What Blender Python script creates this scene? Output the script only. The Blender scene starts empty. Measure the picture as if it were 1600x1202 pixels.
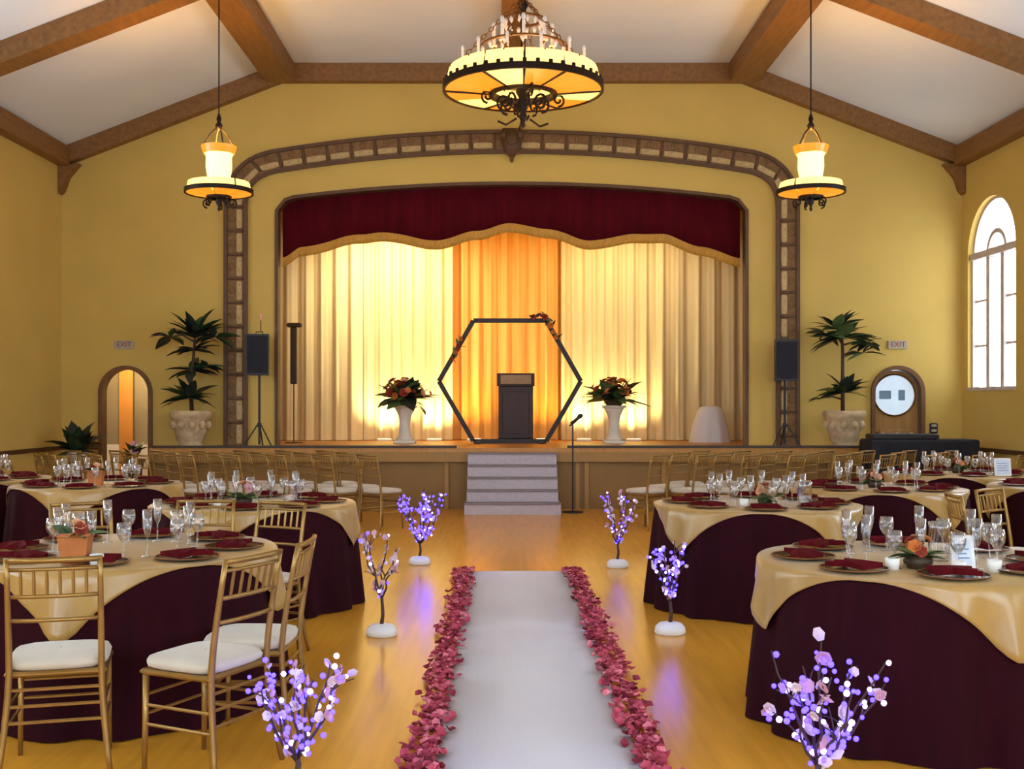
import bpy, math, random
from mathutils import Vector, Matrix
random.seed(11)
PI = math.pi
R = math.radians
SC = bpy.context.scene
COL = SC.collection

# ------------------------------------------------------------------ camera, world, exposure
cam_d = bpy.data.cameras.new('camera')
cam_d.sensor_width = 36.0
cam_d.lens = 36.0 * 1750 / 1600
cam_d.shift_x = 15 / 1600
cam_d.shift_y = 29 / 1600
cam_d.clip_end = 200
cam = bpy.data.objects.new('camera', cam_d)
cam.location = (-0.14, 0, 1.54)
cam.rotation_euler = (PI / 2, 0, 0)
COL.objects.link(cam)
SC.camera = cam
world = bpy.data.worlds.new('world')
SC.world = world
world.use_nodes = True
world.node_tree.nodes['Background'].inputs[0].default_value = (0.75, 0.85, 1.0, 1)
world.node_tree.nodes['Background'].inputs[1].default_value = 1.0
SC.view_settings.view_transform = 'Standard'
SC.view_settings.look = 'None'
SC.view_settings.gamma = 1.0
SC.view_settings.use_curve_mapping = False
SC.view_settings.exposure = 0.58
CORNER_LIGHT = 2.9           # window next to the back corner, set dimmer than the rest
WINDOW_LIGHT = 7.5          # brightness of the daylight in the window panes
ADDED_LIGHT = 7.5  # panes of the unseen windows added on the left and rear walls

# ------------------------------------------------------------------ materials
def S(r, g, b):
    def f(c):
        c /= 255
        return c / 12.92 if c <= 0.04045 else ((c + 0.055) / 1.055) ** 2.4
    return (f(r), f(g), f(b))

def M(name, col, rough=0.6, metal=0.0, var=0.10, scale=6.0, bump=0.0, bscale=40.0, spec=0.5,
      sheen=0.0, emit=None, estr=0.0, stretch=(1, 1, 1), trans=0.0, coat=0.0):
    m = bpy.data.materials.new(name)
    m.use_nodes = True
    nt = m.node_tree
    b = nt.nodes['Principled BSDF']
    tc = nt.nodes.new('ShaderNodeTexCoord')
    mp = nt.nodes.new('ShaderNodeMapping')
    mp.inputs['Scale'].default_value = stretch
    nt.links.new(tc.outputs['Object'], mp.inputs[0])
    nz = nt.nodes.new('ShaderNodeTexNoise')
    nz.inputs['Scale'].default_value = scale
    nz.inputs['Detail'].default_value = 4
    nt.links.new(mp.outputs[0], nz.inputs['Vector'])
    rp = nt.nodes.new('ShaderNodeValToRGB')
    rp.color_ramp.elements[0].position = 0.3
    rp.color_ramp.elements[1].position = 0.7
    rp.color_ramp.elements[0].color = tuple(max(0, c * (1 - var)) for c in col) + (1,)
    rp.color_ramp.elements[1].color = tuple(min(1, c * (1 + var)) for c in col) + (1,)
    nt.links.new(nz.outputs['Fac'], rp.inputs[0])
    nt.links.new(rp.outputs[0], b.inputs['Base Color'])
    b.inputs['Roughness'].default_value = rough
    b.inputs['Metallic'].default_value = metal
    b.inputs['Specular IOR Level'].default_value = spec
    if sheen:
        b.inputs['Sheen Weight'].default_value = sheen
    if coat:
        b.inputs['Coat Weight'].default_value = coat
        b.inputs['Coat Roughness'].default_value = 0.12
    if emit:
        b.inputs['Emission Color'].default_value = tuple(emit) + (1,)
        b.inputs['Emission Strength'].default_value = estr
    if bump:
        n2 = nt.nodes.new('ShaderNodeTexNoise')
        n2.inputs['Scale'].default_value = bscale
        nt.links.new(mp.outputs[0], n2.inputs['Vector'])
        bp = nt.nodes.new('ShaderNodeBump')
        bp.inputs['Strength'].default_value = bump
        bp.inputs['Distance'].default_value = 0.02
        nt.links.new(n2.outputs['Fac'], bp.inputs['Height'])
        nt.links.new(bp.outputs[0], b.inputs['Normal'])
    if trans:
        tr = nt.nodes.new('ShaderNodeBsdfTranslucent')
        nt.links.new(rp.outputs[0], tr.inputs[0])
        mx = nt.nodes.new('ShaderNodeMixShader')
        mx.inputs[0].default_value = trans
        nt.links.new(b.outputs[0], mx.inputs[1])
        nt.links.new(tr.outputs[0], mx.inputs[2])
        nt.links.new(mx.outputs[0], nt.nodes['Material Output'].inputs[0])
    return m

def glass_mat(name, tint=(1, 1, 1), gloss=0.35, base=0.08):
    m = bpy.data.materials.new(name)
    m.use_nodes = True
    nt = m.node_tree
    nt.nodes.remove(nt.nodes['Principled BSDF'])
    t = nt.nodes.new('ShaderNodeBsdfTransparent')
    t.inputs[0].default_value = tint + (1,)
    g = nt.nodes.new('ShaderNodeBsdfGlossy')
    g.inputs['Roughness'].default_value = 0.06
    lw = nt.nodes.new('ShaderNodeLayerWeight')
    lw.inputs[0].default_value = gloss
    ad = nt.nodes.new('ShaderNodeMath')
    ad.operation = 'ADD'
    ad.inputs[1].default_value = base
    ad.use_clamp = True
    nt.links.new(lw.outputs['Facing'], ad.inputs[0])
    mx = nt.nodes.new('ShaderNodeMixShader')
    nt.links.new(ad.outputs[0], mx.inputs[0])
    nt.links.new(t.outputs[0], mx.inputs[1])
    nt.links.new(g.outputs[0], mx.inputs[2])
    nt.links.new(mx.outputs[0], nt.nodes['Material Output'].inputs[0])
    return m

MT = dict(
    wall=M('wall_plaster', S(212, 178, 91), 0.75, var=0.04, scale=1.5, bump=0.08, bscale=60),
    ceil=M('ceiling_plaster', S(236, 242, 250), 0.85, var=0.02, scale=1.2),
    beam=M('beam_wood', S(134, 90, 42), 0.5, var=0.22, scale=3, stretch=(6, 1, 6), bump=0.1),
    floor=M('floor_wood', S(222, 156, 48), 0.22, var=0.10, scale=2.2, stretch=(9, 0.6, 1), spec=0.6),
    stage_floor=M('stage_wood', S(190, 130, 55), 0.4, var=0.12, scale=3, stretch=(8, 1, 1)),
    stage_face=M('stage_face_paint', S(138, 102, 48), 0.6, var=0.08, scale=2),
    stage_band=M('stage_band_paint', S(160, 120, 60), 0.55, var=0.08, scale=2),
    dark=M('dark_lip', S(60, 42, 22), 0.5),
    molding=M('molding_plaster', S(128, 92, 50), 0.6, var=0.25, scale=14, bump=0.5, bscale=30),
    mold_edge=M('molding_edge', S(92, 60, 30), 0.55, var=0.2, scale=10),
    mold_tile=M('molding_ornament', S(190, 160, 108), 0.6, var=0.2, scale=22, bump=0.6, bscale=45),
    maroon=M('valance_velvet', S(80, 8, 20), 0.9, var=0.2, scale=3, stretch=(4, 1, 0.6), spec=0.1),
    fringe=M('gold_fringe', S(206, 148, 50), 0.6, var=0.3, scale=30, stretch=(6, 1, 0.3), bump=0.5),
    curtain=M('cream_drape', S(236, 214, 168), 0.8, var=0.06, scale=3, stretch=(6, 1, 0.2), trans=0.25),
    curtain_wash=M('orange_washed_drape', S(240, 190, 110), 0.8, var=0.06, scale=3, stretch=(6, 1, 0.2), trans=0.25),  # orange of the stage wash put into the cloth colour
    step=M('step_carpet', S(190, 178, 184), 0.9, var=0.08, scale=20),
    tread=M('tread_carpet', S(138, 126, 128), 0.9, var=0.08, scale=20),
    gold=M('gold_chair_paint', S(158, 122, 64), 0.34, metal=0.65, var=0.12, scale=12),
    ivory=M('ivory_cushion', S(198, 186, 168), 0.8, var=0.04, scale=10, sheen=0.3),
    burg=M('burgundy_cloth', S(42, 4, 15), 0.85, var=0.2, scale=5, stretch=(3, 3, 0.4), spec=0.12),
    satin=M('champagne_satin', S(172, 133, 64), 0.32, var=0.08, scale=5, sheen=0.2, spec=0.8),
    plate=M('charger_plate', S(52, 30, 22), 0.22, var=0.2, scale=10, coat=0.4),
    plate_rim=M('charger_rim', S(150, 92, 44), 0.3, metal=0.5),
    napkin=M('burgundy_napkin', S(86, 9, 17), 0.9, var=0.2, scale=14, spec=0.12),
    glass=glass_mat('clear_glass'),
    runner=M('white_runner', S(226, 224, 232), 0.85, var=0.03, scale=1.2, stretch=(2, 0.5, 1), bump=0.06, bscale=12),
    black=M('black_plastic', S(26, 27, 34), 0.5, var=0.1),
    blackcloth=M('black_cloth', S(20, 21, 34), 0.8, var=0.2, scale=6),
    iron=M('dark_iron', S(40, 26, 18), 0.45, metal=0.7, var=0.2),
    bronze=M('bronze', S(120, 82, 40), 0.4, metal=0.6, var=0.2),
    bark=M('brown_branch', S(70, 46, 34), 0.7, var=0.2, scale=20),
    white=M('white_paint', S(236, 234, 232), 0.5, var=0.03),
    leaf=M('dark_leaf', S(52, 78, 44), 0.45, var=0.35, scale=9),
    leaf2=M('mid_leaf', S(92, 112, 62), 0.5, var=0.3, scale=9),
    leafdark=M('deep_leaf', S(36, 46, 36), 0.5, var=0.3, scale=9),  # darkest of the three leaf tones
    urn=M('stone_urn', S(196, 170, 132), 0.8, var=0.25, scale=8, bump=0.5, bscale=18),
    soil=M('soil', S(50, 36, 26), 0.95, bump=0.5),
    walnut=M('dark_walnut', S(50, 18, 13), 0.5, var=0.25, scale=4, stretch=(6, 6, 0.5)),
    walnut_top=M('pale_walnut_panel', S(150, 122, 92), 0.35, var=0.2, scale=6),  # lectern panel, paler than its walnut body
    doorwood=M('door_wood', S(168, 122, 62), 0.5, var=0.15, scale=4, stretch=(5, 5, 0.6)),
    doorframe=M('door_frame_wood', S(112, 74, 38), 0.5, var=0.2, scale=4),
    rail=M('rail_wood', S(84, 50, 26), 0.5, var=0.2, scale=4),
    grey=M('sign_grey', S(178, 168, 150), 0.6),
    red=M('sign_letter', S(150, 70, 60), 0.6),
    terra=M('terracotta_box', S(190, 112, 54), 0.6, var=0.2, scale=8),
    pedestal=M('white_pedestal', S(230, 222, 206), 0.6, var=0.05),
    hexwood=M('dark_hexagon_wood', S(32, 15, 9), 0.5, var=0.2),
    paper=M('card_paper', S(214, 222, 240), 0.7, var=0.04, scale=40),
    ink=M('card_ink', S(120, 132, 160), 0.7),
    tulle=M('white_tulle', S(238, 236, 242), 0.8, var=0.03, trans=0.3),
    pinkpetal=M('petal_pink', S(228, 122, 140), 0.7, var=0.3, scale=30),
    rosepetal=M('petal_rose', S(194, 72, 96), 0.7, var=0.3, scale=30),
    darkpetal=M('petal_burgundy', S(142, 34, 58), 0.7, var=0.3, scale=30),
    blossom=M('blossom_white', S(232, 208, 214), 0.7, var=0.08, scale=30),
    bud=M('blossom_pink', S(214, 160, 168), 0.7, var=0.12, scale=30),
    bulb=M('violet_bulb', S(80, 60, 200), 0.4, emit=(0.032, 0.018, 1.0), estr=8),
    bulbw=M('white_violet_bulb', S(220, 210, 255), 0.4, emit=(0.45, 0.35, 1.0), estr=4),
    orangefl=M('orange_flower', S(206, 118, 52), 0.7, var=0.25, scale=20),
    redfl=M('rust_flower', S(150, 52, 30), 0.7, var=0.3, scale=20),
    peachfl=M('peach_flower', S(226, 170, 128), 0.7, var=0.2, scale=20),
    amber=M('amber_glass', S(190, 90, 16), 0.3, emit=(1.0, 0.30, 0.015), estr=0.75, var=0.2),
    amberhot=M('bright_amber_glass', S(255, 220, 130), 0.3, emit=(1.0, 0.62, 0.15), estr=1.35, var=0.2),
    shade=M('lantern_glass', S(255, 225, 150), 0.3, emit=(1.0, 0.66, 0.20), estr=1.9, var=0.2),
    candle=M('candle_sleeve', S(240, 236, 230), 0.5),
    crystal=M('crystal_drop', S(220, 222, 230), 0.1, var=0.1, spec=0.9),
    day=M('daylit_pane', S(255, 255, 255), 0.3, emit=(0.62, 0.82, 1.0), estr=WINDOW_LIGHT),
    day1=M('corner_pane', S(255, 255, 255), 0.3, emit=(0.72, 0.88, 1.0), estr=CORNER_LIGHT),
    day1side=M('corner_side_pane', S(255, 255, 255), 0.3, emit=(0.78, 0.9, 1.0), estr=CORNER_LIGHT),
    dayside=M('daylit_side_pane', S(255, 255, 255), 0.3, emit=(0.64, 0.83, 1.0), estr=WINDOW_LIGHT),
    dayadded=M('added_window_pane', S(255, 255, 255), 0.3, emit=(0.64, 0.83, 1.0), estr=ADDED_LIGHT),
    mullion=M('window_mullion', S(206, 190, 186), 0.5),
    porthole=M('porthole_pane', S(176, 202, 224), 0.3, emit=(0.80, 0.90, 1.0), estr=0.35),
    porthole_dark=M('porthole_shape', S(110, 140, 160), 0.3, emit=(0.3, 0.5, 0.65), estr=0.05),
    corridor=M('corridor_plaster', S(206, 140, 60), 0.7, var=0.08, scale=2),
    corridor2=M('corridor_grey', S(150, 138, 110), 0.7, var=0.08, scale=2),
    lens=M('stage_lamp_lens', S(255, 235, 190), 0.3, emit=(1.0, 0.85, 0.5), estr=1.5),
)

# ------------------------------------------------------------------ mesh builder
class MB:
    def __init__(self):
        self.v = []; self.f = []
    def add(self, vs, fs):
        n = len(self.v)
        self.v += [tuple(p) for p in vs]
        self.f += [tuple(i + n for i in f) for f in fs]
        return self
    def box(self, x0, x1, y0, y1, z0, z1):
        return self.add([(x0, y0, z0), (x1, y0, z0), (x1, y1, z0), (x0, y1, z0),
                         (x0, y0, z1), (x1, y0, z1), (x1, y1, z1), (x0, y1, z1)],
                        [(0, 3, 2, 1), (4, 5, 6, 7), (0, 1, 5, 4), (1, 2, 6, 5), (2, 3, 7, 6), (3, 0, 4, 7)])
    def bbox(self, x0, x1, y0, y1, z0, z1, c=0.01):
        # a box with chamfered upright edges and top edge
        pts = [(x0 + c, y0), (x1 - c, y0), (x1, y0 + c), (x1, y1 - c), (x1 - c, y1), (x0 + c, y1), (x0, y1 - c), (x0, y0 + c)]
        cx, cy = (x0 + x1) / 2, (y0 + y1) / 2
        def inset(p, k): return (cx + (p[0] - cx) * k, cy + (p[1] - cy) * k)
        k = 1 - 2 * c / max(1e-6, min(x1 - x0, y1 - y0))
        vs = [inset(p, k) + (z0,) for p in pts] + [p + (z0 + c,) for p in pts] + [p + (z1 - c,) for p in pts] + [inset(p, k) + (z1,) for p in pts]
        fs = [tuple(range(7, -1, -1)), tuple(range(24, 32))]
        for r in range(3):
            for i in range(8):
                j = (i + 1) % 8
                fs.append((r * 8 + i, r * 8 + j, r * 8 + 8 + j, r * 8 + 8 + i))
        return self.add(vs, fs)
    def tube(self, pts, rad, n=8, cap=True):
        pts = [Vector(p) for p in pts]
        if not isinstance(rad, (list, tuple)): rad = [rad] * len(pts)
        rings = []
        up = Vector((0.123, 0.377, 0.918))
        for i, p in enumerate(pts):
            t = (pts[min(i + 1, len(pts) - 1)] - pts[max(i - 1, 0)]).normalized()
            a = t.cross(up)
            if a.length < 1e-3: a = t.cross(Vector((1, 0, 0)))
            a.normalize(); b = t.cross(a).normalized()
            rings.append([p + (a * math.cos(2 * PI * k / n) + b * math.sin(2 * PI * k / n)) * rad[i] for k in range(n)])
        vs = [q for r in rings for q in r]
        fs = []
        for i in range(len(rings) - 1):
            for k in range(n):
                k2 = (k + 1) % n
                fs.append((i * n + k, i * n + k2, (i + 1) * n + k2, (i + 1) * n + k))
        if cap:
            fs.append(tuple(range(n - 1, -1, -1)))
            fs.append(tuple((len(rings) - 1) * n + k for k in range(n)))
        return self.add(vs, fs)
    def lathe(self, prof, n=24, c=(0, 0, 0), closed=False):
        vs = []
        for r, z in prof:
            for k in range(n):
                a = 2 * PI * k / n
                vs.append((c[0] + r * math.cos(a), c[1] + r * math.sin(a), c[2] + z))
        fs = []
        L = len(prof)
        for i in range(L if closed else L - 1):
            i2 = (i + 1) % L
            for k in range(n):
                k2 = (k + 1) % n
                fs.append((i * n + k, i * n + k2, i2 * n + k2, i2 * n + k))
        return self.add(vs, fs)
    def prism(self, poly, y0, y1, axis='y'):
        # polygon in (u, z), extruded along y (or x)
        n = len(poly)
        if axis == 'y':
            vs = [(u, y0, z) for u, z in poly] + [(u, y1, z) for u, z in poly]
        elif axis == 'x':
            vs = [(y0, u, z) for u, z in poly] + [(y1, u, z) for u, z in poly]
        else:
            vs = [(u, z, y0) for u, z in poly] + [(u, z, y1) for u, z in poly]
        fs = [tuple(range(n)), tuple(range(2 * n - 1, n - 1, -1))]
        for i in range(n):
            j = (i + 1) % n
            fs.append((i, n + i, n + j, j))
        return self.add(vs, fs)
    def ball(self, c, r, n=8, m=5, sc=(1, 1, 1)):
        prof = [(max(1e-4, r * math.sin(PI * i / m)), -r * math.cos(PI * i / m)) for i in range(m + 1)]
        vs = []
        for q, z in prof:
            for k in range(n):
                a = 2 * PI * k / n
                vs.append((c[0] + q * math.cos(a) * sc[0], c[1] + q * math.sin(a) * sc[1], c[2] + z * sc[2]))
        fs = [(i * n + k, i * n + (k + 1) % n, (i + 1) * n + (k + 1) % n, (i + 1) * n + k) for i in range(m) for k in range(n)]
        return self.add(vs, fs)
    def mesh(self, name, mat, smooth=False):
        me = bpy.data.meshes.new(name)
        me.from_pydata(self.v, [], self.f)
        me.validate(clean_customdata=False)
        me.materials.append(mat)
        if smooth:
            me.polygons.foreach_set('use_smooth', [True] * len(me.polygons))
        me.update()
        return me
    def build(self, name, mat, parent=None, smooth=False, loc=None, rot=None):
        if isinstance(mat, str): mat = MT[mat]
        return put(name, self.mesh(name, mat, smooth), parent, loc, rot)

def put(name, me, parent=None, loc=None, rot=None, scale=None):
    o = bpy.data.objects.new(name, me)
    COL.objects.link(o)
    if parent: o.parent = parent
    if loc: o.location = loc
    if rot: o.rotation_euler = rot
    if scale: o.scale = scale if isinstance(scale, (tuple, list)) else (scale,) * 3
    return o

def tag(o, label, cat, group=None, kind=None):
    if label: o['label'] = label
    if cat: o['category'] = cat
    if group: o['group'] = group
    if kind: o['kind'] = kind
    return o

def empty(name, loc=(0, 0, 0), rz=0.0, label=None, cat=None, group=None):
    o = bpy.data.objects.new(name, None)
    o.empty_display_size = 0.1
    COL.objects.link(o)
    o.location = loc
    o.rotation_euler = (0, 0, rz)
    return tag(o, label, cat, group)

def kids(o):
    return [c for c in bpy.data.objects if c.parent == o]

def copy_tree(o, loc=None, rz=None, label=None, group=None, parent=None, _ch=None):
    c = o.copy(); COL.objects.link(c)
    if parent: c.parent = parent
    if loc is not None: c.location = loc
    if rz is not None: c.rotation_euler = (0, 0, rz)
    if label: c['label'] = label
    if group: c['group'] = group
    for ch in o.children:
        copy_tree(ch, parent=c)
    return c

def struct(o):
    o['kind'] = 'structure'
    return o
ORD = ['', 'first', 'second', 'third', 'fourth', 'fifth', 'sixth', 'seventh', 'eighth', 'ninth', 'tenth', 'eleventh',
       'twelfth', 'thirteenth', 'fourteenth', 'fifteenth', 'sixteenth', 'seventeenth', 'eighteenth', 'nineteenth', 'twentieth']

# ================================================================== THE ROOM
HW, YB, YR = 6.79, 16.9, -3.0       # half width, back wall, rear wall
ZE, ZF, XF = 5.35, 6.63, 3.46       # eave height, flat ceiling height, half width of flat ceiling
STZ = 0.89                          # stage height
YS = 16.2                           # stage front edge
def roof(x):
    a = abs(x)
    return ZF if a <= XF else ZF - (ZF - ZE) * (a - XF) / (HW - XF)

MB().box(-HW - .2, HW + .2, YR - .2, YB + 4.2, -0.1, 0.0).build('floor', 'floor')
struct(bpy.data.objects['floor'])
c = MB()
prof = [(-HW - .2, ZE - .077), (-XF, ZF), (XF, ZF), (HW + .2, ZE - .077), (HW + .2, ZE + .2), (XF, ZF + .25), (-XF, ZF + .25), (-HW - .2, ZE + .2)]
c.prism(prof, YR - .2, YB + .2)
struct(c.build('ceiling', 'ceil'))

def strip_wall(mb, us, top, openings, d0, d1, put3):
    """A wall cut in strips along u; openings = [(u0, u1, lo(u), hi(u))]; put3(u, d, z) places a point; d0 room side, d1 far side."""
    cuts = set(us)
    for o in openings:
        n = 28
        for i in range(n + 1):
            t = i / n
            cuts.add(o[0] + (o[1] - o[0]) * (0.5 - 0.5 * math.cos(PI * t)))
    cuts = sorted(cuts)
    cc = [cuts[0]]
    for u in cuts[1:]:
        if u - cc[-1] > 1e-5: cc.append(u)
    def quad(u0, u1, a0, a1, b0, b1):
        for d in (d0, d1):
            mb.add([put3(u0, d, a0), put3(u1, d, a1), put3(u1, d, b1), put3(u0, d, b0)], [(0, 1, 2, 3)])
    for u0, u1 in zip(cc, cc[1:]):
        um = (u0 + u1) / 2
        op = [o for o in openings if o[0] < um < o[1]]
        if not op:
            quad(u0, u1, 0, 0, top(u0), top(u1))
        else:
            o = op[0]
            l0, l1, h0, h1 = o[2](u0), o[2](u1), o[3](u0), o[3](u1)
            if l0 > 0.001:
                quad(u0, u1, 0, 0, l0, l1)
            quad(u0, u1, h0, h1, top(u0), top(u1))
            mb.add([put3(u0, d0, h0), put3(u1, d0, h1), put3(u1, d1, h1), put3(u0, d1, h0)], [(0, 1, 2, 3)])
            mb.add([put3(u0, d0, l0), put3(u1, d0, l1), put3(u1, d1, l1), put3(u0, d1, l0)], [(0, 1, 2, 3)])
    for o in openings:
        for u in (o[0], o[1]):
            mb.add([put3(u, d0, o[2](u)), put3(u, d1, o[2](u)), put3(u, d1, o[3](u)), put3(u, d0, o[3](u))], [(0, 1, 2, 3)])

OH = 3.54                                   # half width of the stage opening
def open_top(x):
    a = abs(x); r = 0.24
    z = 4.85 - 0.24 * (a / OH) ** 2
    if a > OH - r:
        z -= r - math.sqrt(max(0, r * r - (a - OH + r) ** 2))
    return z
def arch(cu, r, spring):
    return lambda u: spring + math.sqrt(max(0, r * r - (u - cu) ** 2))
DX, DRAD = 5.82, 0.35
wb = MB()
strip_wall(wb, [-HW, -XF, XF, HW], roof,
           [(-OH, OH, lambda u: 0, open_top),
            (-DX - DRAD, -DX + DRAD, lambda u: 0, arch(-DX, DRAD, 1.70)),
            (DX - DRAD, DX + DRAD, lambda u: 0, arch(DX, DRAD, 1.70))],
           YB, YB + .18, lambda u, d, z: (u, d, z))
struct(wb.build('wall_back', 'wall'))
WIN = [(15.9, 0.78), (11.6, 0.78), (7.6, 0.78), (3.6, 0.78), (-0.4, 0.78)]
wr = MB()
strip_wall(wr, [YR - .2, YB + .2], lambda u: ZE + .1,
           [(cy - r, cy + r, lambda u: 1.72, arch(cy, r, 3.70)) for cy, r in WIN],
           HW, HW + .25, lambda u, d, z: (d, u, z))
struct(wr.build('wall_right', 'wall'))
wl = MB()
strip_wall(wl, [YR - .2, YB + .2], lambda u: ZE + .1,
           [(cy - r, cy + r, lambda u: 1.72, arch(cy, r, 3.70)) for cy, r in WIN[1:]],
           -HW, -HW - .25, lambda u, d, z: (d, u, z))
struct(wl.build('wall_left', 'wall'))
RW = [(-4.2, 1.1), (0.0, 1.1), (4.2, 1.1)]
wq = MB()
strip_wall(wq, [-HW, -XF, XF, HW], roof, [(cx - r, cx + r, lambda u: 1.2, arch(cx, r, 3.8)) for cx, r in RW],
           YR, YR - .2, lambda u, d, z: (u, d, z))
struct(wq.build('wall_rear', 'wall'))

# windows: panes of daylight behind a frame of mullions
def window(idx, cu, r, zb, zs, put3, pane_mat, side_mat, label):
    root = empty('window_%d' % idx)
    struct(root)
    root['label'] = label
    d = 0.16
    cw = r * 0.30
    def panel(name, poly, dd, mat, thick=0.012):
        mb = MB()
        n = len(poly)
        vs = [put3(u, dd, z) for u, z in poly] + [put3(u, dd + thick, z) for u, z in poly]
        fs = [tuple(range(n)), tuple(range(2 * n - 1, n - 1, -1))] + [(i, n + i, n + (i + 1) % n, (i + 1) % n) for i in range(n)]
        mb.add(vs, fs)
        return mb.build(name, mat, root)
    # panes
    panel('pane', [(cu - cw, zb), (cu + cw, zb), (cu + cw, zs), (cu - cw, zs)], d + .02, pane_mat)
    rows = 3
    for sgn in (-1, 1):
        for k in range(rows):
            z0 = zb + (zs - zb) * k / rows; z1 = zb + (zs - zb) * (k + 1) / rows
            a, b = sorted((cu + sgn * cw, cu + sgn * r))
            panel('pane', [(a, z0), (b, z0), (b, z1), (a, z1)], d, side_mat)
    arc = [(cu + r * math.cos(PI * i / 20), zs + r * math.sin(PI * i / 20)) for i in range(21)]
    panel('pane', arc, d, side_mat)
    # mullions
    def bar(name, u0, u1, z0, z1, dd=0.06):
        mb = MB()
        p = [put3(u, q, z) for q in (dd, d - .002) for (u, z) in ((u0, z0), (u1, z0), (u1, z1), (u0, z1))]
        mb.add(p, [(0, 1, 2, 3), (7, 6, 5, 4), (0, 4, 5, 1), (1, 5, 6, 2), (2, 6, 7, 3), (3, 7, 4, 0)])
        return mb.build(name, 'mullion', root)
    for sgn in (-1, 1):
        bar('mullion', cu + sgn * cw - .05, cu + sgn * cw + .05, zb, zs)
        bar('side_frame', cu + sgn * (r - .02) - .02, cu + sgn * (r - .02) + .02, zb, zs)
        for k in range(1, rows):
            z = zb + (zs - zb) * k / rows
            a, b = sorted((cu + sgn * (cw + .035), cu + sgn * (r - .04)))
            bar('muntin', a, b, z - .015, z + .015, 0.10)
    bar('transom', cu - r + .01, cu + r - .01, zs - .05, zs + .05, 0.03)
    bar('sill', cu - r, cu + r, zb, zb + .05, -0.02)
    # inner arch of the fanlight
    for (ra, rb, nm) in ((r * .42, r * .34, 'fanlight_arch'), (r, r * .955, 'arch_frame')):
        mb = MB()
        n = 16
        for i in range(n):
            a0, a1 = PI * i / n, PI * (i + 1) / n
            q = []
            for dd in (0.08, d - .002):
                for (rr, aa) in ((ra, a0), (ra, a1), (rb, a1), (rb, a0)):
                    q.append(put3(cu + rr * math.cos(aa), dd, zs + rr * math.sin(aa)))
            mb.add(q, [(0, 1, 2, 3), (7, 6, 5, 4), (0, 4, 5, 1), (2, 6, 7, 3)])
        mb.build(nm, 'mullion', root)
    return root
names_w = ['beside the back corner', 'next nearer window', 'middle window', 'near window', 'window behind the viewer']
for i, (cy, r) in enumerate(WIN):
    window(i + 1, cy, r, 1.72, 3.70, lambda u, d, z: (HW + d, u, z), 'day' if i else 'day1', 'dayside' if i else 'day1side',
           'tall arched window full of daylight on the right wall, ' + names_w[i])
for i, (cy, r) in enumerate(WIN[1:]):  # unseen left-wall windows, added to fill the hall with daylight
    window(i + 9, cy, r, 1.72, 3.70, lambda u, d, z: (-HW - d, u, z), 'dayadded', 'dayadded',
           'arched window added out of view on the left wall for daylight, ' + names_w[i + 1])
for i, (cx, r) in enumerate(RW):  # unseen rear windows, added as a daylight source behind the camera
    window(i + 6, cx, r, 1.2, 3.8, lambda u, d, z: (u, YR - d, z), 'dayadded', 'dayadded',
           'arched window added out of view on the rear wall for daylight, ' + ['left one', 'middle one', 'right one'][i])

# beams and cornices: trims
TR = [0]
def trim(mb, mat='beam', label=None):
    TR[0] += 1
    o = struct(mb.build('trim_%d' % TR[0], mat))
    if label: o['label'] = label
    return o
def cornice(y0, y1, h, label):
    # follows the ceiling profile between y0 and y1, hanging h below it: three lengths
    segs = [((-HW, ZE), (-XF, ZF)), ((-XF, ZF), (XF, ZF)), ((XF, ZF), (HW, ZE))]
    for k, ((xa, za), (xb, zb)) in enumerate(segs):
        mb = MB().prism([(xa, za - h), (xb, zb - h), (xb, zb), (xa, za)], y0, y1)
        trim(mb, 'beam', label + ', ' + ['left slope', 'level middle', 'right slope'][k])
cornice(YB - .16, YB - .001, .27, 'brown wooden beam along the top of the back wall')
for n_, yy in enumerate((13.0, 9.1, 5.2, 1.3)):
    cornice(yy - .17, yy + .17, .26, 'brown cross beam under the ceiling, %s from the back wall' % ORD[n_ + 1])
for sx in (-1, 1):
    w = 'left' if sx < 0 else 'right'
    x0, x1 = sorted((sx * (XF - .21), sx * (XF + .21)))
    trim(MB().box(x0, x1, YR, YB - .16, ZF - .30, ZF + .02), 'beam', 'long brown ceiling beam running toward the back wall on the %s' % w)
    x0, x1 = sorted((sx * (HW - .18), sx * HW))
    trim(MB().box(x0, x1, YR, YB - .16, ZE - .26, ZE + .02), 'beam', 'brown beam along the top of the %s wall' % w)
    # corner bracket
    xb = sx * (HW - .01)
    pts = [(xb, ZE - .26), (xb - sx * .30, ZE - .22), (xb - sx * .13, ZE - .42), (xb - sx * .06, ZE - .62), (xb, ZE - .68)]
    trim(MB().prism(pts, YB - .16, YB - .002), 'beam', 'brown curved bracket under the beams in the %s back corner' % w)
    # wainscot rail
    x0, x1 = sorted((sx * (HW - .035), sx * HW))
    trim(MB().box(x0, x1, YR, YB, .84, .90), 'rail', 'dark wooden rail along the %s wall' % w)
    a, b = sorted((sx * (DX + DRAD + .07), sx * HW))
    trim(MB().box(a, b, YB - .035, YB, .84, .90), 'rail', 'dark wooden rail on the back wall in the %s corner' % w)
    struct(MB().box(x0, x1, YR, YB, 0, .14).build('baseboard_' + w, 'rail'))
trim(MB().box(-.15, .15, YR, YB - .16, ZF - .20, ZF + .02), 'beam', 'brown centre beam of the flat ceiling above the chandelier')

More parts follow.
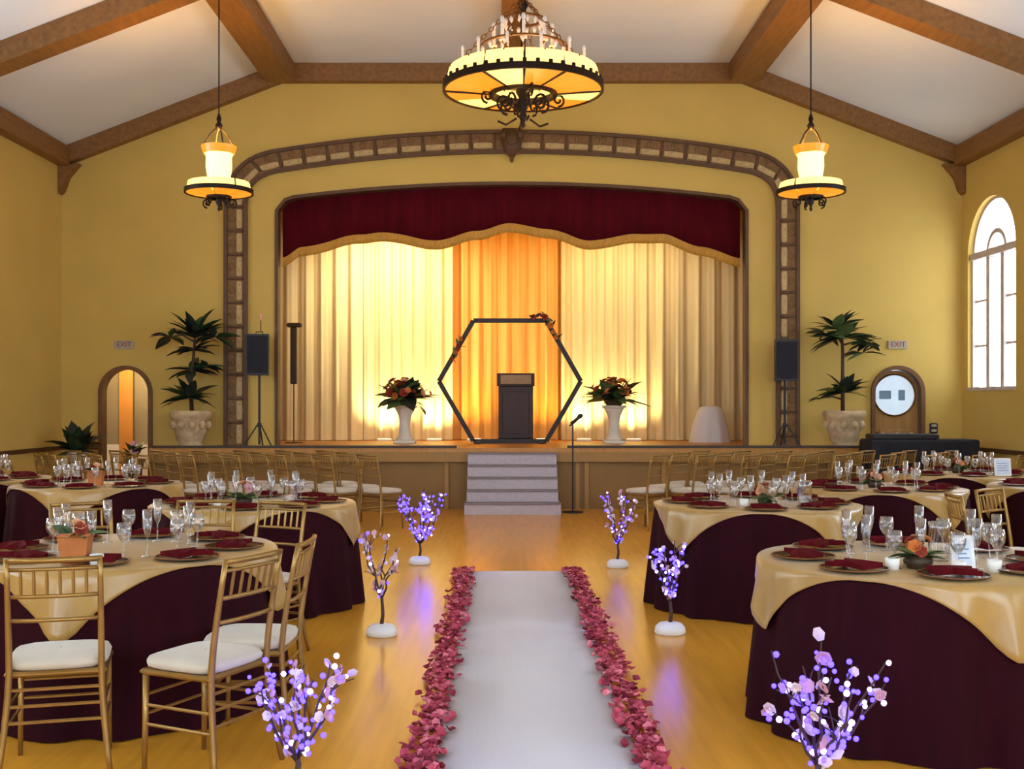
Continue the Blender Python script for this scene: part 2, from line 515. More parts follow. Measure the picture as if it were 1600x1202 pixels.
# ------------------------------------------------------------------ stage
st = empty('stage', (0, 0, 0), 0, 'raised wooden stage with brown panelled front across the back of the hall', 'stage')
XL, XR = -5.25, 5.25
MB().box(XL, XR, YS, YB - .002, STZ - .06, STZ).build('apron_floor', 'stage_floor', st)
MB().box(-OH + .025, OH - .025, YB - .0015, YB + .1895, STZ - .06, STZ).build('threshold', 'stage_floor', st)
MB().box(-5.09, 5.09, YB + .19, YB + 3.79, STZ - .06, STZ).build('stage_floor', 'stage_floor', st)
MB().box(XL, XR, YS + .06, YS + .10, 0, STZ - .061).build('front_panel', 'stage_face', st)
MB().box(XL, XR, YS - .03, YS + .059, STZ - .20, STZ - .061).build('front_band', 'stage_band', st)
for sx in (-1, 1):
    a, b = sorted((sx * .80, sx * 5.2))
    MB().box(a, b, YS - .02, YS + .05, STZ + .0005, STZ + .035).build('edge_lip', 'dark', st)
    a, b = sorted((sx * 5.21, sx * 5.25))
    MB().box(a, b, YS + .10, YB - .002, 0, STZ - .061).build('side_panel', 'stage_face', st)
for x in (-4.6, -3.4, -2.2, -.95, .95, 1.08, 2.2, 3.4, 4.6):
    MB().box(x - .03, x + .03, YS + .03, YS + .059, .001, STZ - .201).build('batten', 'stage_band', st)
# stage house behind the opening
hs = MB()
struct(MB().box(-5.3, -5.1, YB + .19, YB + 4.0, STZ - .06, 6.4).build('wall_stage_left', 'wall'))
struct(MB().box(5.1, 5.3, YB + .19, YB + 4.0, STZ - .06, 6.4).build('wall_stage_right', 'wall'))
struct(MB().box(-5.3, 5.3, YB + 3.8, YB + 4.0, STZ - .06, 6.4).build('wall_stage_back', 'wall'))
struct(MB().box(-5.3, 5.3, YB + .19, YB + 4.0, 6.4, 6.5).build('ceiling_stage', 'dark'))
# thin brown edge of the opening
pth = [(-OH + .02, STZ)] + [(-OH + .02 + (2 * OH - .04) * i / 60, open_top(-OH + .02 + (2 * OH - .04) * i / 60) - .02) for i in range(61)] + [(OH - .02, STZ)]
def ribbon(path, w0, w1, y0, y1):
    """closed band along a (x,z) path between offsets w0..w1 (to the left of travel), from y0 to y1"""
    mb = MB(); n = len(path)
    nor = []
    for i in range(n):
        a = Vector(path[max(0, i - 1)]); b = Vector(path[min(n - 1, i + 1)])
        t = (b - a).normalized(); nor.append(Vector((-t.y, t.x)))
    vs = []
    for i, p in enumerate(path):
        q = Vector(p)
        a, b = q + nor[i] * w0, q + nor[i] * w1
        vs += [(a.x, y0, a.y), (b.x, y0, b.y), (b.x, y1, b.y), (a.x, y1, a.y)]
    fs = []
    for i in range(n - 1):
        for k in range(4):
            k2 = (k + 1) % 4
            fs.append((i * 4 + k, i * 4 + k2, i * 4 + 4 + k2, i * 4 + 4 + k))
    fs += [(3, 2, 1, 0), tuple((n - 1) * 4 + k for k in range(4))]
    return mb.add(vs, fs)
trim(ribbon(pth, 0, .05, YB - .03, YB + .17), 'mold_edge', 'thin brown edging around the stage opening')

# ornamental frame around the stage opening
MO = 4.15   # centre line half width
def frame_path():
    p = [(-MO, STZ + 4.0 * i / 24 * 0.9) for i in range(25)]
    z_end = STZ + 3.6
    cx0, cz0 = -MO, z_end
    # corner: quarter curve up to the arch line
    def archz(x): return 5.47 - 0.27 * (x / 3.4) ** 2
    cxr = -3.45
    P0, P1, P2 = Vector((-MO, z_end)), Vector((-MO, 5.12)), Vector((cxr, archz(cxr)))
    for i in range(1, 12):
        t = i / 11
        q = P0 * (1 - t) ** 2 + P1 * 2 * t * (1 - t) + P2 * t * t
        p.append((q.x, q.y))
    n = 44
    for i in range(1, n + 1):
        x = cxr + (-cxr) * i / n
        p.append((x, archz(x)))
    return p + [(-x, z) for x, z in reversed(p[:-1])]
fp = frame_path()
fr = trim(ribbon(fp, -.165, .165, YB - .05, YB - .001), 'molding', 'ornate brown plaster frame arching around the stage opening')
ribbon(fp, .125, .18, YB - .085, YB - .0505).build('outer_bead', 'mold_edge', fr)
ribbon(fp, -.18, -.125, YB - .085, YB - .0505).build('inner_bead', 'mold_edge', fr)
# raised ornament pieces along it
tl = MB().bbox(-.145, .145, -.022, 0, -.05, .05, .012).mesh('ornament_block', MT['mold_tile'])
div = MB().bbox(-.018, .018, -.028, 0, -.12, .12, .008).mesh('divider', MT['mold_edge'])
ros = MB()
for k in range(5):
    a = 2 * PI * k / 5
    ros.ball((.035 * math.cos(a), -.006, .035 * math.sin(a)), .026, 6, 4, (1, .5, 1))
ros.ball((0, -.01, 0), .02, 6, 4)
ros = ros.mesh('rosette', MT['molding'])
# arc-length walk
acc = 0; nxt = .18; step = .36; k = 0
for (a, b) in zip(fp, fp[1:]):
    a, b = Vector(a), Vector(b); L = (b - a).length
    while acc + L > nxt:
        t = (nxt - acc) / L; q = a.lerp(b, t); d = (b - a).normalized()
        ang = math.atan2(d.y, d.x); nrm = Vector((-d.y, d.x))
        if abs(q.x) > .25:
            put('ornament_block', tl, fr, (q.x - nrm.x * .055, YB - .0505, q.y - nrm.y * .055), (0, -ang, 0))
            r_ = q + nrm * .06
            put('rosette', ros, fr, (r_.x, YB - .0505, r_.y), (0, -ang, 0))
            e = q + d * step / 2
            put('divider', div, fr, (e.x, YB - .0505, e.y), (0, -ang, 0))
        nxt += step
    acc += L
ks = MB()
ks.prism([(-.14, 5.66), (.14, 5.66), (.17, 5.5), (.11, 5.32), (0, 5.18), (-.11, 5.32), (-.17, 5.5)], YB - .13, YB - .086)
ks.ball((0, YB - .13, 5.50), .09, 10, 6, (1, .5, 1.2))
ks.ball((0, YB - .12, 5.20), .035, 8, 5, (1, .6, 1.6))
for s_ in (-1, 1): ks.ball((s_ * .13, YB - .12, 5.56), .055, 8, 5, (1, .5, 1))
ks.build('keystone', 'mold_edge', fr, True)

# steps
sp = empty('stage_steps', (0.0, 0, 0), 0, 'grey carpeted steps leading up to the middle of the stage', 'steps')
for k in range(5):
    z1 = .165 * (k + 1) if k < 4 else STZ - .062
    z0 = .165 * k
    hw = .665 if k == 0 else .635
    yk = 15.4 + .16 * k
    s_ = MB().box(-hw + .0, hw, yk + .02, YS - .035, z0 + (.0005 if k else 0), z1 - .025).build('step', 'step', sp)
    MB().bbox(-hw - .008, hw + .008, yk, yk + .17 if k < 4 else YS - .035, z1 - .0245, z1, .006).build('tread', 'tread', s_)

# valance with gold fringe
import bisect
vp = [(-3.51, 3.62), (-3.2, 3.79), (-2.3, 3.98), (-1.95, 4.01), (-1.15, 3.885), (-.55, 4.03), (-.02, 4.15), (.55, 4.06), (1.2, 3.885), (1.9, 3.985), (2.3, 3.985), (2.9, 3.79), (3.51, 3.62)]
def vbot(x):
    i = min(max(1, bisect.bisect([p[0] for p in vp], x)), len(vp) - 1)
    (x0, z0), (x1, z1) = vp[i - 1], vp[i]
    t = (x - x0) / (x1 - x0); t = t * t * (3 - 2 * t)
    return z0 + (z1 - z0) * t
NV = 220
def wavy_sheet(name, mat, parent, bot, top, yc, amp, n=NV):
    mb = MB(); vs = []; fs = []
    for side in (0, 1):
        for i in range(n + 1):
            x = -3.5 + 7.0 * i / n
            y = yc + amp * math.sin(x * 13) + side * .012
            for z in (bot(x), (bot(x) + top(x)) / 2, top(x)):
                vs.append((x, y, z))
    m = (n + 1) * 3
    for i in range(n):
        for j in range(2):
            fs.append((i * 3 + j, i * 3 + 3 + j, i * 3 + 4 + j, i * 3 + 1 + j))
            fs.append((m + i * 3 + j, m + i * 3 + 1 + j, m + i * 3 + 4 + j, m + i * 3 + 3 + j))
        fs.append((i * 3, m + i * 3, m + i * 3 + 3, i * 3 + 3))
    return mb.add(vs, fs).build(name, mat, parent, True)
val = empty('stage_valance', (0, 0, 0), 0, 'maroon valance with wavy lower edge and gold fringe hanging across the stage opening', 'valance')
wavy_sheet('valance_cloth', 'maroon', val, lambda x: vbot(x) + .13, lambda x: open_top(x) + .12, YB + .24, .015)
wavy_sheet('fringe', 'fringe', val, vbot, lambda x: vbot(x) + .14, YB + .222, .015)

# drapes at the back of the stage
def drape(name, x0, x1, yc, amp, freq, z1, mat, label, seed):
    rnd = random.Random(seed)
    mb = MB(); n = int((x1 - x0) * 46); vs = []; fs = []
    ph = [rnd.uniform(0, 6.28) for _ in range(3)]
    def yo(x): return amp * (math.sin(freq * x + ph[0] + 0.8 * math.sin(1.7 * x + ph[1])) + .35 * math.sin(2.3 * freq * x + ph[2]))
    for side in (0, 1):
        for i in range(n + 1):
            x = x0 + (x1 - x0) * i / n
            for j in range(4):
                t = j / 3
                vs.append((x, yc + yo(x) * (1 - .25 * t) + side * .006, STZ + .01 + (z1 - STZ - .01) * t))
    m = (n + 1) * 4
    for i in range(n):
        for j in range(3):
            fs.append((i * 4 + j, i * 4 + 4 + j, i * 4 + 5 + j, i * 4 + 1 + j))
            fs.append((m + i * 4 + j, m + i * 4 + 1 + j, m + i * 4 + 5 + j, m + i * 4 + 4 + j))
    o = mb.add(vs, fs).build(name, mat, None, True)
    return tag(o, label, 'curtain')
drape('stage_curtain', -5.0, -2.55, 19.25, .07, 22, 5.6, 'curtain', 'cream pleated stage curtain at the far left of the stage', 1)
drape('stage_curtain', -2.6, -1.0, 19.42, .06, 26, 5.6, 'curtain', 'bright cream pleated curtain behind the left flower pedestal', 2)
drape('stage_curtain', -1.05, .93, 19.60, .06, 28, 5.6, 'curtain_wash', 'centre pleated curtain coloured with the orange stage light, behind the hexagon arch', 3)
drape('stage_curtain', .88, 2.55, 19.42, .06, 26, 5.6, 'curtain', 'bright cream pleated curtain behind the right flower pedestal', 4)
drape('stage_curtain', 2.5, 5.0, 19.25, .07, 22, 5.6, 'curtain', 'cream pleated stage curtain at the far right of the stage', 5)

# stage lamps: low floor lamps behind the lip and cans on a batten behind the valance
def spot(name, loc, target, energy, col, size, blend=1.0, rad=.08):
    ld = bpy.data.lights.new(name, 'SPOT')
    ld.energy = energy; ld.color = col; ld.spot_size = R(size); ld.spot_blend = blend; ld.shadow_soft_size = rad
    o = bpy.data.objects.new(name, ld); COL.objects.link(o)
    o.location = loc
    o.rotation_euler = (Vector(target) - Vector(loc)).to_track_quat('-Z', 'Y').to_euler()
    return o
batten = empty('lighting_batten', (0, YB + .75, 4.95), 0, 'lighting pipe with stage lamps above the stage behind the valance', 'lighting')
MB().tube([(-3.4, 0, 0), (3.4, 0, 0)], .025).build('pipe', 'black', batten)
for x in (-3.0, 3.0):
    MB().tube([(x, 0, 0), (x, 0, 1.449)], .012).build('hanger', 'black', batten)
can = MB().lathe([(.001, .12), (.07, .12), (.08, 0), (.09, -.14), (.075, -.14), (.07, -.02), (.001, -.02)], 14).mesh('lamp_can', MT['black'])
TOP = [(-1.95, 380, (1.0, .86, .50)), (-.55, 78, (1.0, .48, .08)), (.45, 86, (1.0, .44, .06)), (1.7, 130, (1.0, .82, .42)), (-2.9, 60, (1, .80, .50)), (2.75, 50, (1, .75, .42))]
for x, e, col in TOP:
    put('lamp_can', can, batten, (x, 0, -.16), (R(28), 0, 0))
    spot('stage_can_light', (x, YB + .83, 4.62), (x, 19.4, 3.3), e, col, 105)
fl = MB().bbox(-.13, .13, -.04, .04, 0, .04, .01).mesh('floor_lamp_body', MT['pedestal'])
fl2 = MB().box(-.11, .11, -.025, .025, .0405, .046).mesh('lens', MT['lens'])
for x, e, col, nm in [(-2.15, 120, (1.0, .90, .50), 'left of the left pedestal'), (-1.3, 120, (1.0, .88, .45), 'right of the left pedestal'),
                      (1.25, 110, (1.0, .88, .45), 'left of the right pedestal'), (2.1, 100, (1.0, .86, .42), 'right of the right pedestal'),
                      (-.62, 60, (1.0, .50, .08), 'left of the lectern'), (.55, 60, (1.0, .50, .08), 'right of the lectern')]:
    r_ = empty('floor_uplight', (x, 19.08, STZ), 0, 'low black uplight on the stage floor ' + nm, 'stage light', 'stage floor uplights')
    put('body', fl, r_); put('lens', fl2, r_)
    spot('floor_uplight_beam', (x, 19.06, STZ + .09), (x, 19.5, STZ + 1.6), e, col, 120)

# ================================================================== doors and wall fittings
def arch_frame(sx, label, idx):
    root = empty('door_%d' % idx); struct(root); root['label'] = label
    cx = sx * DX
    mb = MB()
    q_ = DRAD + .055
    out = [(cx - q_, 0), (cx - q_, 1.70)] + [(cx - q_ * math.cos(PI * i / 20), 1.70 + q_ * math.sin(PI * i / 20)) for i in range(1, 20)] + [(cx + q_, 1.70), (cx + q_, 0)]
    inn = [(cx - DRAD + .005, 0), (cx - DRAD + .005, 1.70)] + [(cx - (DRAD - .005) * math.cos(PI * i / 20), 1.70 + (DRAD - .005) * math.sin(PI * i / 20)) for i in range(1, 20)] + [(cx + DRAD - .005, 1.70), (cx + DRAD - .005, 0)]
    n = len(out)
    vs = [(x, YB - .05, z) for x, z in out] + [(x, YB - .05, z) for x, z in inn] + [(x, YB - .001, z) for x, z in out] + [(x, YB + .16, z) for x, z in inn]
    fs = []
    for i in range(n - 1):
        fs += [(i, i + 1, n + i + 1, n + i), (2 * n + i, 2 * n + i + 1, i + 1, i), (n + i, n + i + 1, 3 * n + i + 1, 3 * n + i)]
    mb.add(vs, fs)
    mb.build('door_frame', 'doorframe', root)
    return root
dl = arch_frame(-1, 'arched doorway left of the stage, open to a lit passage', 1)
dr = arch_frame(1, 'arched wooden door right of the stage with round window', 2)
cx = DX
leaf = [(cx - .335, .01), (cx - .335, 1.70)] + [(cx - .335 * math.cos(PI * i / 20), 1.70 + .335 * math.sin(PI * i / 20)) for i in range(1, 20)] + [(cx + .335, 1.70), (cx + .335, .01)]
MB().prism(leaf, YB + .09, YB + .13).build('door_leaf', 'doorwood', dr)
MB().lathe([(.302, 0), (.318, 0), (.326, .02), (.318, .035), (.308, .04), (.302, .03)], 28, closed=True).build('round_window_frame', 'bronze', dr, True, (cx - .02, YB + .089, 1.66), (R(90), 0, 0))
MB().lathe([(.001, .014), (.301, .014), (.301, .0), (.001, .0)], 28).build('round_pane', 'porthole', dr, False, (cx - .02, YB + .089, 1.66), (R(90), 0, 0))
MB().bbox(cx - .25, cx - .07, YB + .068, YB + .0745, 1.60, 1.73, .003).build('pane_shape', 'porthole_dark', dr)
MB().bbox(cx + .04, cx + .14, YB + .068, YB + .0745, 1.58, 1.74, .003).build('pane_shape', 'porthole_dark', dr)
MB().bbox(cx - .25, cx + .25, YB + .06, YB + .0895, .25, 1.15, .015).build('lower_panel', 'doorwood', dr)
MB().bbox(cx - .31, cx - .27, YB + .02, YB + .0895, .98, 1.10, .008).build('door_handle', 'bronze', dr)
# passage behind the left door
struct(MB().box(-7.2, -5.32, YB + 1.5, YB + 1.6, 0, 2.6).build('wall_passage_back', 'corridor2'))
struct(MB().box(-7.2, -7.12, YB + .2, YB + 1.5, 0, 2.6).build('wall_passage_left', 'corridor2'))
struct(MB().box(-5.40, -5.32, YB + .2, YB + 1.5, 0, 2.6).build('wall_passage_right', 'corridor2'))
struct(MB().box(-7.2, -5.32, YB + .2, YB + 1.6, 2.6, 2.7).build('ceiling_passage', 'ceil'))
TR[0] += 1
struct(MB().box(-7.11, -5.41, YB + 1.44, YB + 1.499, 0, .86).build('trim_%d' % TR[0], 'white'))['label'] = 'white wainscot in the lit passage behind the left doorway'
TR[0] += 1
struct(MB().box(-6.40, -6.18, YB + 1.40, YB + 1.439, 0, 2.5).build('trim_%d' % TR[0], 'corridor'))['label'] = 'orange strip of wall seen through the left doorway'
lf = MB().box(0, .60, -.02, .02, .01, 2.02).build('open_door_leaf', 'corridor2', dl, False, (-DX + DRAD - .03, YB + .20, 0), (0, 0, R(102)))
pl = bpy.data.lights.new('passage_light', 'POINT'); pl.energy = 26; pl.color = (1, .75, .4); pl.shadow_soft_size = .15
po = bpy.data.objects.new('passage_light', pl); COL.objects.link(po); po.location = (-6.1, YB + .75, 2.15)
plf = empty('passage_lamp', (-6.1, YB + .75, 2.598), 0, 'small ceiling lamp in the passage behind the left doorway', 'lamp')
MB().lathe([(.001, 0), (.07, 0), (.07, -.02), (.02, -.05), (.02, -.25), (.001, -.25)], 14).build('lamp_stem', 'bronze', plf, True)
MB().lathe([(.001, -.251), (.06, -.255), (.08, -.30), (.001, -.302)], 14).build('lamp_cap', 'bronze', plf, True)

def text_mesh(txt, size, mat, depth=.002):
    cu = bpy.data.curves.new('lettering', 'FONT')
    cu.body = txt; cu.size = size; cu.align_x = 'CENTER'; cu.align_y = 'CENTER'; cu.extrude = depth
    o = bpy.data.objects.new('lettering_source', cu)
    COL.objects.link(o)
    dg = bpy.context.evaluated_depsgraph_get()
    me = bpy.data.meshes.new_from_object(o.evaluated_get(dg))
    bpy.data.objects.remove(o)
    me.materials.clear(); me.materials.append(mat)
    return me
ex = text_mesh('EXIT', .11, MT['red'])
for sx, w, lt in ((-1, 'left arched doorway', 'reddish'), (1, 'arched door with the round window', 'reddish')):
    e = empty('exit_sign', (sx * DX + (.0 if sx > 0 else -.02), YB - .03, 2.42), 0, 'small grey exit sign on the wall above the ' + w, 'sign', 'exit signs')
    MB().bbox(-.15, .15, 0, .0295, -.065, .065, .008).build('sign_box', 'grey', e)
    put('lettering', ex, e, (0, -.0025, 0), (R(90), 0, 0))
cp = empty('wall_control', (6.36, YB - .03, 1.16), 0, 'small black wall control box with two grey dials beside the right door', 'control box')
MB().bbox(-.06, .06, 0, .0295, -.08, .08, .008).build('box', 'black', cp)
for dz in (-.035, .04):
    MB().bbox(-.04, .04, -.012, -.0005, dz - .022, dz + .022, .006).build('dial', 'grey', cp)

# ================================================================== hanging lights
def point(name, loc, e, col, rad=.15):
    d = bpy.data.lights.new(name, 'POINT'); d.energy = e; d.color = col; d.shadow_soft_size = rad
    o = bpy.data.objects.new(name, d); COL.objects.link(o); o.location = loc
    return o
def ring_band(r0, r1, z0, z1, n=48):
    return MB().lathe([(r0, z0), (r1, z0), (r1, z1), (r0, z1)], n, closed=True)
ch = empty('chandelier', (.10, 13.0, 5.20), 0, 'large round amber glass chandelier with candles hanging over the aisle', 'chandelier')
ring_band(.905, .935, -.045, .03).build('lower_rim', 'iron', ch)
tooth = MB().bbox(-.022, .022, -.012, .012, .0305, .07, .004).mesh('rim_tooth', MT['iron'])
for k in range(40):
    a = 2 * PI * k / 40
    put('rim_tooth', tooth, ch, (.92 * math.cos(a), .92 * math.sin(a), 0), (0, 0, a + PI / 2))
# twelve amber band panels
for k in range(12):
    mb = MB(); vs = []; fs = []
    for i in range(5):
        a = 2 * PI * (k + .03 + .94 * i / 4) / 12
        for r_, z in ((.90, .031), (.86, .20), (.845, .20), (.885, .031)):
            vs.append((r_ * math.cos(a), r_ * math.sin(a), z))
    for i in range(4):
        for j in range(4):
            fs.append((i * 4 + j, i * 4 + 4 + j, i * 4 + 4 + (j + 1) % 4, i * 4 + (j + 1) % 4))
    fs += [(3, 2, 1, 0), (16, 17, 18, 19)]
    mb.add(vs, fs).build('glass_panel', 'amberhot', ch)
# twelve underside panels
for k in range(12):
    mb = MB(); vs = []; fs = []
    for i in range(5):
        a = 2 * PI * (k + .04 + .92 * i / 4) / 12
        for r_, z in ((.90, -.03), (.38, -.07), (.38, -.055), (.90, -.015)):
            vs.append((r_ * math.cos(a), r_ * math.sin(a), z))
    for i in range(4):
        for j in range(4):
            fs.append((i * 4 + j, i * 4 + 4 + j, i * 4 + 4 + (j + 1) % 4, i * 4 + (j + 1) % 4))
    fs += [(3, 2, 1, 0), (16, 17, 18, 19)]
    mb.add(vs, fs).build('underside_panel', 'amber' if k % 4 else 'amberhot', ch)
ring_band(.34, .40, -.10, -.03, 32).build('inner_ring', 'iron', ch)
for k in range(6):
    a = 2 * PI * k / 6
    MB().tube([(.36 * math.cos(a), .36 * math.sin(a), -.075), (.90 * math.cos(a), .90 * math.sin(a), -.04)], .012, 6).build('spoke', 'iron', ch)
MB().lathe([(.001, -.48), (.03, -.44), (.02, -.40), (.05, -.34), (.03, -.28), (.08, -.20), (.05, -.12), (.09, -.05), (.06, .05), (.03, .2), (.03, .9), (.06, .95), (.04, 1.05), (.02, 1.10), (.02, 1.16), (.001, 1.16)], 14).build('central_stem', 'iron', ch, True)
def scroll(a, r0, z0, s):
    pts = []
    for i in range(15):
        t = i / 14
        th = t * 2.6 * PI
        rr = s * (1 - .75 * t)
        u = r0 + rr * math.cos(th - PI / 2); z = z0 + rr * math.sin(th - PI / 2)
        pts.append((u * math.cos(a), u * math.sin(a), z))
    return pts
for k in range(8):
    a = 2 * PI * k / 8 + .2
    MB().tube(scroll(a, .22, -.18, .10), .016, 6).build('scroll', 'iron', ch, True)
    if k % 2 == 0:
        MB().tube(scroll(a, .42, -.12, .08), .014, 6).build('scroll', 'iron', ch, True)
        MB().tube([(.08 * math.cos(a), .08 * math.sin(a), -.36), (.2 * math.cos(a), .2 * math.sin(a), -.44), (.3 * math.cos(a), .3 * math.sin(a), -.40)], .013, 6).build('scroll', 'iron', ch, True)
cnd = MB().lathe([(.001, 0), (.03, 0), (.034, .015), (.016, .02), (.016, .16), (.001, .16)], 10).mesh('candle', MT['candle'])
flm = MB().ball((0, 0, .195), .022, 8, 5, (1, 1, 1.7)).mesh('candle_bulb', MT['crystal'])
for k in range(12):
    a = 2 * PI * (k + .5) / 12
    c_ = put('candle', cnd, ch, (.72 * math.cos(a), .72 * math.sin(a), .205)); put('candle_bulb', flm, c_)
    MB().tube([(.72 * math.cos(a), .72 * math.sin(a), .204), (.87 * math.cos(a), .87 * math.sin(a), .19)], .01, 5).build('candle_bracket', 'iron', ch)
for k in range(8):
    a = 2 * PI * k / 8
    c_ = put('candle', cnd, ch, (.34 * math.cos(a), .34 * math.sin(a), .47), None, 1.25); put('candle_bulb', flm, c_)
    MB().tube([(.34 * math.cos(a), .34 * math.sin(a), .469), (.24 * math.cos(a), .24 * math.sin(a), .40), (.025 * math.cos(a), .025 * math.sin(a), .42)], .012, 5).build('candle_arm', 'bronze', ch, True)
ln = MB()
for k in range(10):
    a = 2 * PI * k / 10
    ln.tube([(.02 * math.cos(a), .02 * math.sin(a), 0)], .001) if False else None
link = MB()
tp = [(.022 * math.cos(2 * PI * i / 10), 0, .036 * math.sin(2 * PI * i / 10)) for i in range(11)]
link.tube(tp, .006, 5, False)
link = link.mesh('chain_link', MT['bronze'])
for k in range(6):
    a = 2 * PI * (k + .25) / 6
    A = Vector((.80 * math.cos(a), .80 * math.sin(a), .20)); B = Vector((.05 * math.cos(a), .05 * math.sin(a), 1.0))
    n = 17
    cl = empty_part = bpy.data.objects.new('suspension_chain', None); COL.objects.link(cl); cl.parent = ch
    q = (B - A).to_track_quat('Z', 'Y')
    for i in range(n):
        p = A.lerp(B, (i + .5) / n)
        o = put('chain_link', link, cl, tuple(p)); o.rotation_mode = 'QUATERNION'
        o.rotation_quaternion = q @ Matrix.Rotation((i % 2) * PI / 2, 4, 'Z').to_quaternion()
drop = MB().lathe([(.001, -.06), (.014, -.035), (.016, -.02), (.004, 0), (.001, 0)], 6).mesh('crystal_drop', MT['crystal'])
for k in range(14):
    a = 2 * PI * k / 14
    put('crystal_drop', drop, ch, (.22 * math.cos(a), .22 * math.sin(a), .78), None, 1.5)
    put('crystal_drop', drop, ch, (.48 * math.cos(a + .2), .48 * math.sin(a + .2), .46), None, 1.4)
ring_band(.20, .235, .78, .80, 24).build('crystal_ring', 'bronze', ch)
ring_band(.465, .495, .46, .48, 28).build('crystal_ring', 'bronze', ch)
MB().lathe([(.001, 1.232), (.13, 1.232), (.12, 1.20), (.04, 1.165), (.001, 1.161)], 16).build('canopy', 'bronze', ch, True)
point('chandelier_light', (.10, 13.0, 5.42), 18, (1.0, .60, .22), .35)
point('chandelier_underlight', (.10, 13.0, 4.62), 10, (1.0, .66, .28), .3)

def lantern(x, label):
    o = empty('hanging_lantern', (x, 13.0, 4.0), 0, label, 'lantern', 'hanging amber lanterns')
    ring_band(.375, .395, -.03, .02, 36).build('lower_rim', 'iron', o)
    for k in range(8):
        for (pr, nm, mt) in ((((.365, .021), (.35, .10), (.335, .10), (.35, .021)), 'glass_panel', 'amberhot'),
                             (((.37, -.02), (.13, -.06), (.13, -.045), (.37, -.005)), 'underside_panel', 'amber')):
            vs = []; fs = []
            for i in range(4):
                a = 2 * PI * (k + .05 + .9 * i / 3) / 8
                for r_, z in pr: vs.append((r_ * math.cos(a), r_ * math.sin(a), z))
            for i in range(3):
                for j in range(4):
                    fs.append((i * 4 + j, i * 4 + 4 + j, i * 4 + 4 + (j + 1) % 4, i * 4 + (j + 1) % 4))
            fs += [(3, 2, 1, 0), (12, 13, 14, 15)]
            MB().add(vs, fs).build(nm, mt, o)
    ring_band(.11, .145, -.09, -.02, 24).build('inner_ring', 'iron', o)
    MB().lathe([(.001, -.24), (.02, -.21), (.012, -.18), (.04, -.13), (.025, -.08), (.11, -.06), (.11, -.03), (.03, .04), (.03, .095), (.001, .095)], 12).build('finial', 'iron', o, True)
    for k in range(5):
        a = 2 * PI * k / 5 + .4
        MB().tube(scroll(a, .15, -.13, .06), .010, 5).build('scroll', 'iron', o, True)
        MB().tube([(.12 * math.cos(a), .12 * math.sin(a), -.04), (.38 * math.cos(a), .38 * math.sin(a), 0)], .009, 5).build('spoke', 'iron', o)
    MB().lathe([(.105, .10), (.13, .16), (.15, .28), (.145, .38), (.165, .46), (.185, .50), (.175, .50), (.155, .46), (.135, .38), (.14, .28), (.12, .16), (.095, .10)], 20, closed=True).build('glass_shade', 'shade', o, True)
    MB().lathe([(.176, .43), (.196, .49), (.204, .52), (.196, .52), (.188, .49), (.170, .43)], 20, closed=True).build('shade_rim', 'amber', o)
    for k in range(4):
        a = 2 * PI * k / 4 + .5
        MB().tube([(.19 * math.cos(a), .19 * math.sin(a), .495), (.10 * math.cos(a), .10 * math.sin(a), .66), (.02 * math.cos(a), .02 * math.sin(a), .74)], .007, 5).build('hanger_arm', 'iron', o)
    MB().lathe([(.001, .70), (.03, .72), (.045, .76), (.02, .80), (.03, .84), (.012, .90), (.001, .90)], 10).build('hook', 'iron', o, True)
    top = ZF - .30 - 4.0 - .002
    MB().tube([(0, 0, .895), (0, 0, top)], .008, 6).build('cord', 'iron', o)
    MB().lathe([(.001, top), (.05, top), (.045, top - .03), (.001, top - .05)], 12).build('canopy', 'iron', o)
    point('lantern_light', (x, 13.0, 4.36), 80, (1.0, .52, .14), .08)
lantern(-3.43, 'amber glass lantern on a long cord left of the chandelier')
lantern(3.44, 'amber glass lantern on a long cord right of the chandelier')

# ================================================================== things on the stage
hx = empty('hexagon_arch', (-.02, 18.0, STZ), 0, 'dark wooden hexagon wedding arch standing on the stage', 'arch')
V = [(-1.14, 1.0), (-.585, 1.975), (.585, 1.975), (1.14, 1.0), (.585, .036), (-.585, .036)]
for i in range(6):
    a, b = Vector(V[i]), Vector(V[(i + 1) % 6]); d = (b - a).normalized(); n_ = Vector((-d.y, d.x)) * .036
    MB().prism([tuple(a + n_), tuple(b + n_), tuple(b - n_), tuple(a - n_)], -.04, .04).build('bar', 'hexwood', hx)
for sx in (-.5, .5):
    MB().bbox(sx - .04, sx + .04, -.28, -.041, 0, .035, .006).build('foot', 'hexwood', hx)
    MB().bbox(sx - .04, sx + .04, .041, .28, 0, .035, .006).build('foot', 'hexwood', hx)

def leaf_mesh(name, mat, L=1.0, W=.3, droop=.25):
    vs = [(0, 0, 0)]; n = 4
    for i in range(1, n):
        t = i / n; w = W / 2 * math.sin(PI * t ** .8)
        z = -droop * t * t
        vs += [(L * t, -w, z + .06 * W), (L * t, 0, z), (L * t, w, z + .06 * W)]
    vs.append((L, 0, -droop))
    fs = [(0, 1, 2), (0, 2, 3)]
    for i in range(n - 2):
        b = 1 + i * 3
        fs += [(b, b + 3, b + 4, b + 1), (b + 1, b + 4, b + 5, b + 2)]
    b = 1 + (n - 2) * 3
    fs += [(b, len(vs) - 1, b + 1), (b + 1, len(vs) - 1, b + 2)]
    return MB().add(vs, fs).mesh(name, mat, True)
LEAF = {k: leaf_mesh('leaf', MT[k], 1, .46, .32) for k in ('leaf', 'leaf2', 'leafdark')}
BLADE = {k: leaf_mesh('leaf', MT[k], 1, .12, .2) for k in ('leaf', 'leaf2', 'leafdark')}
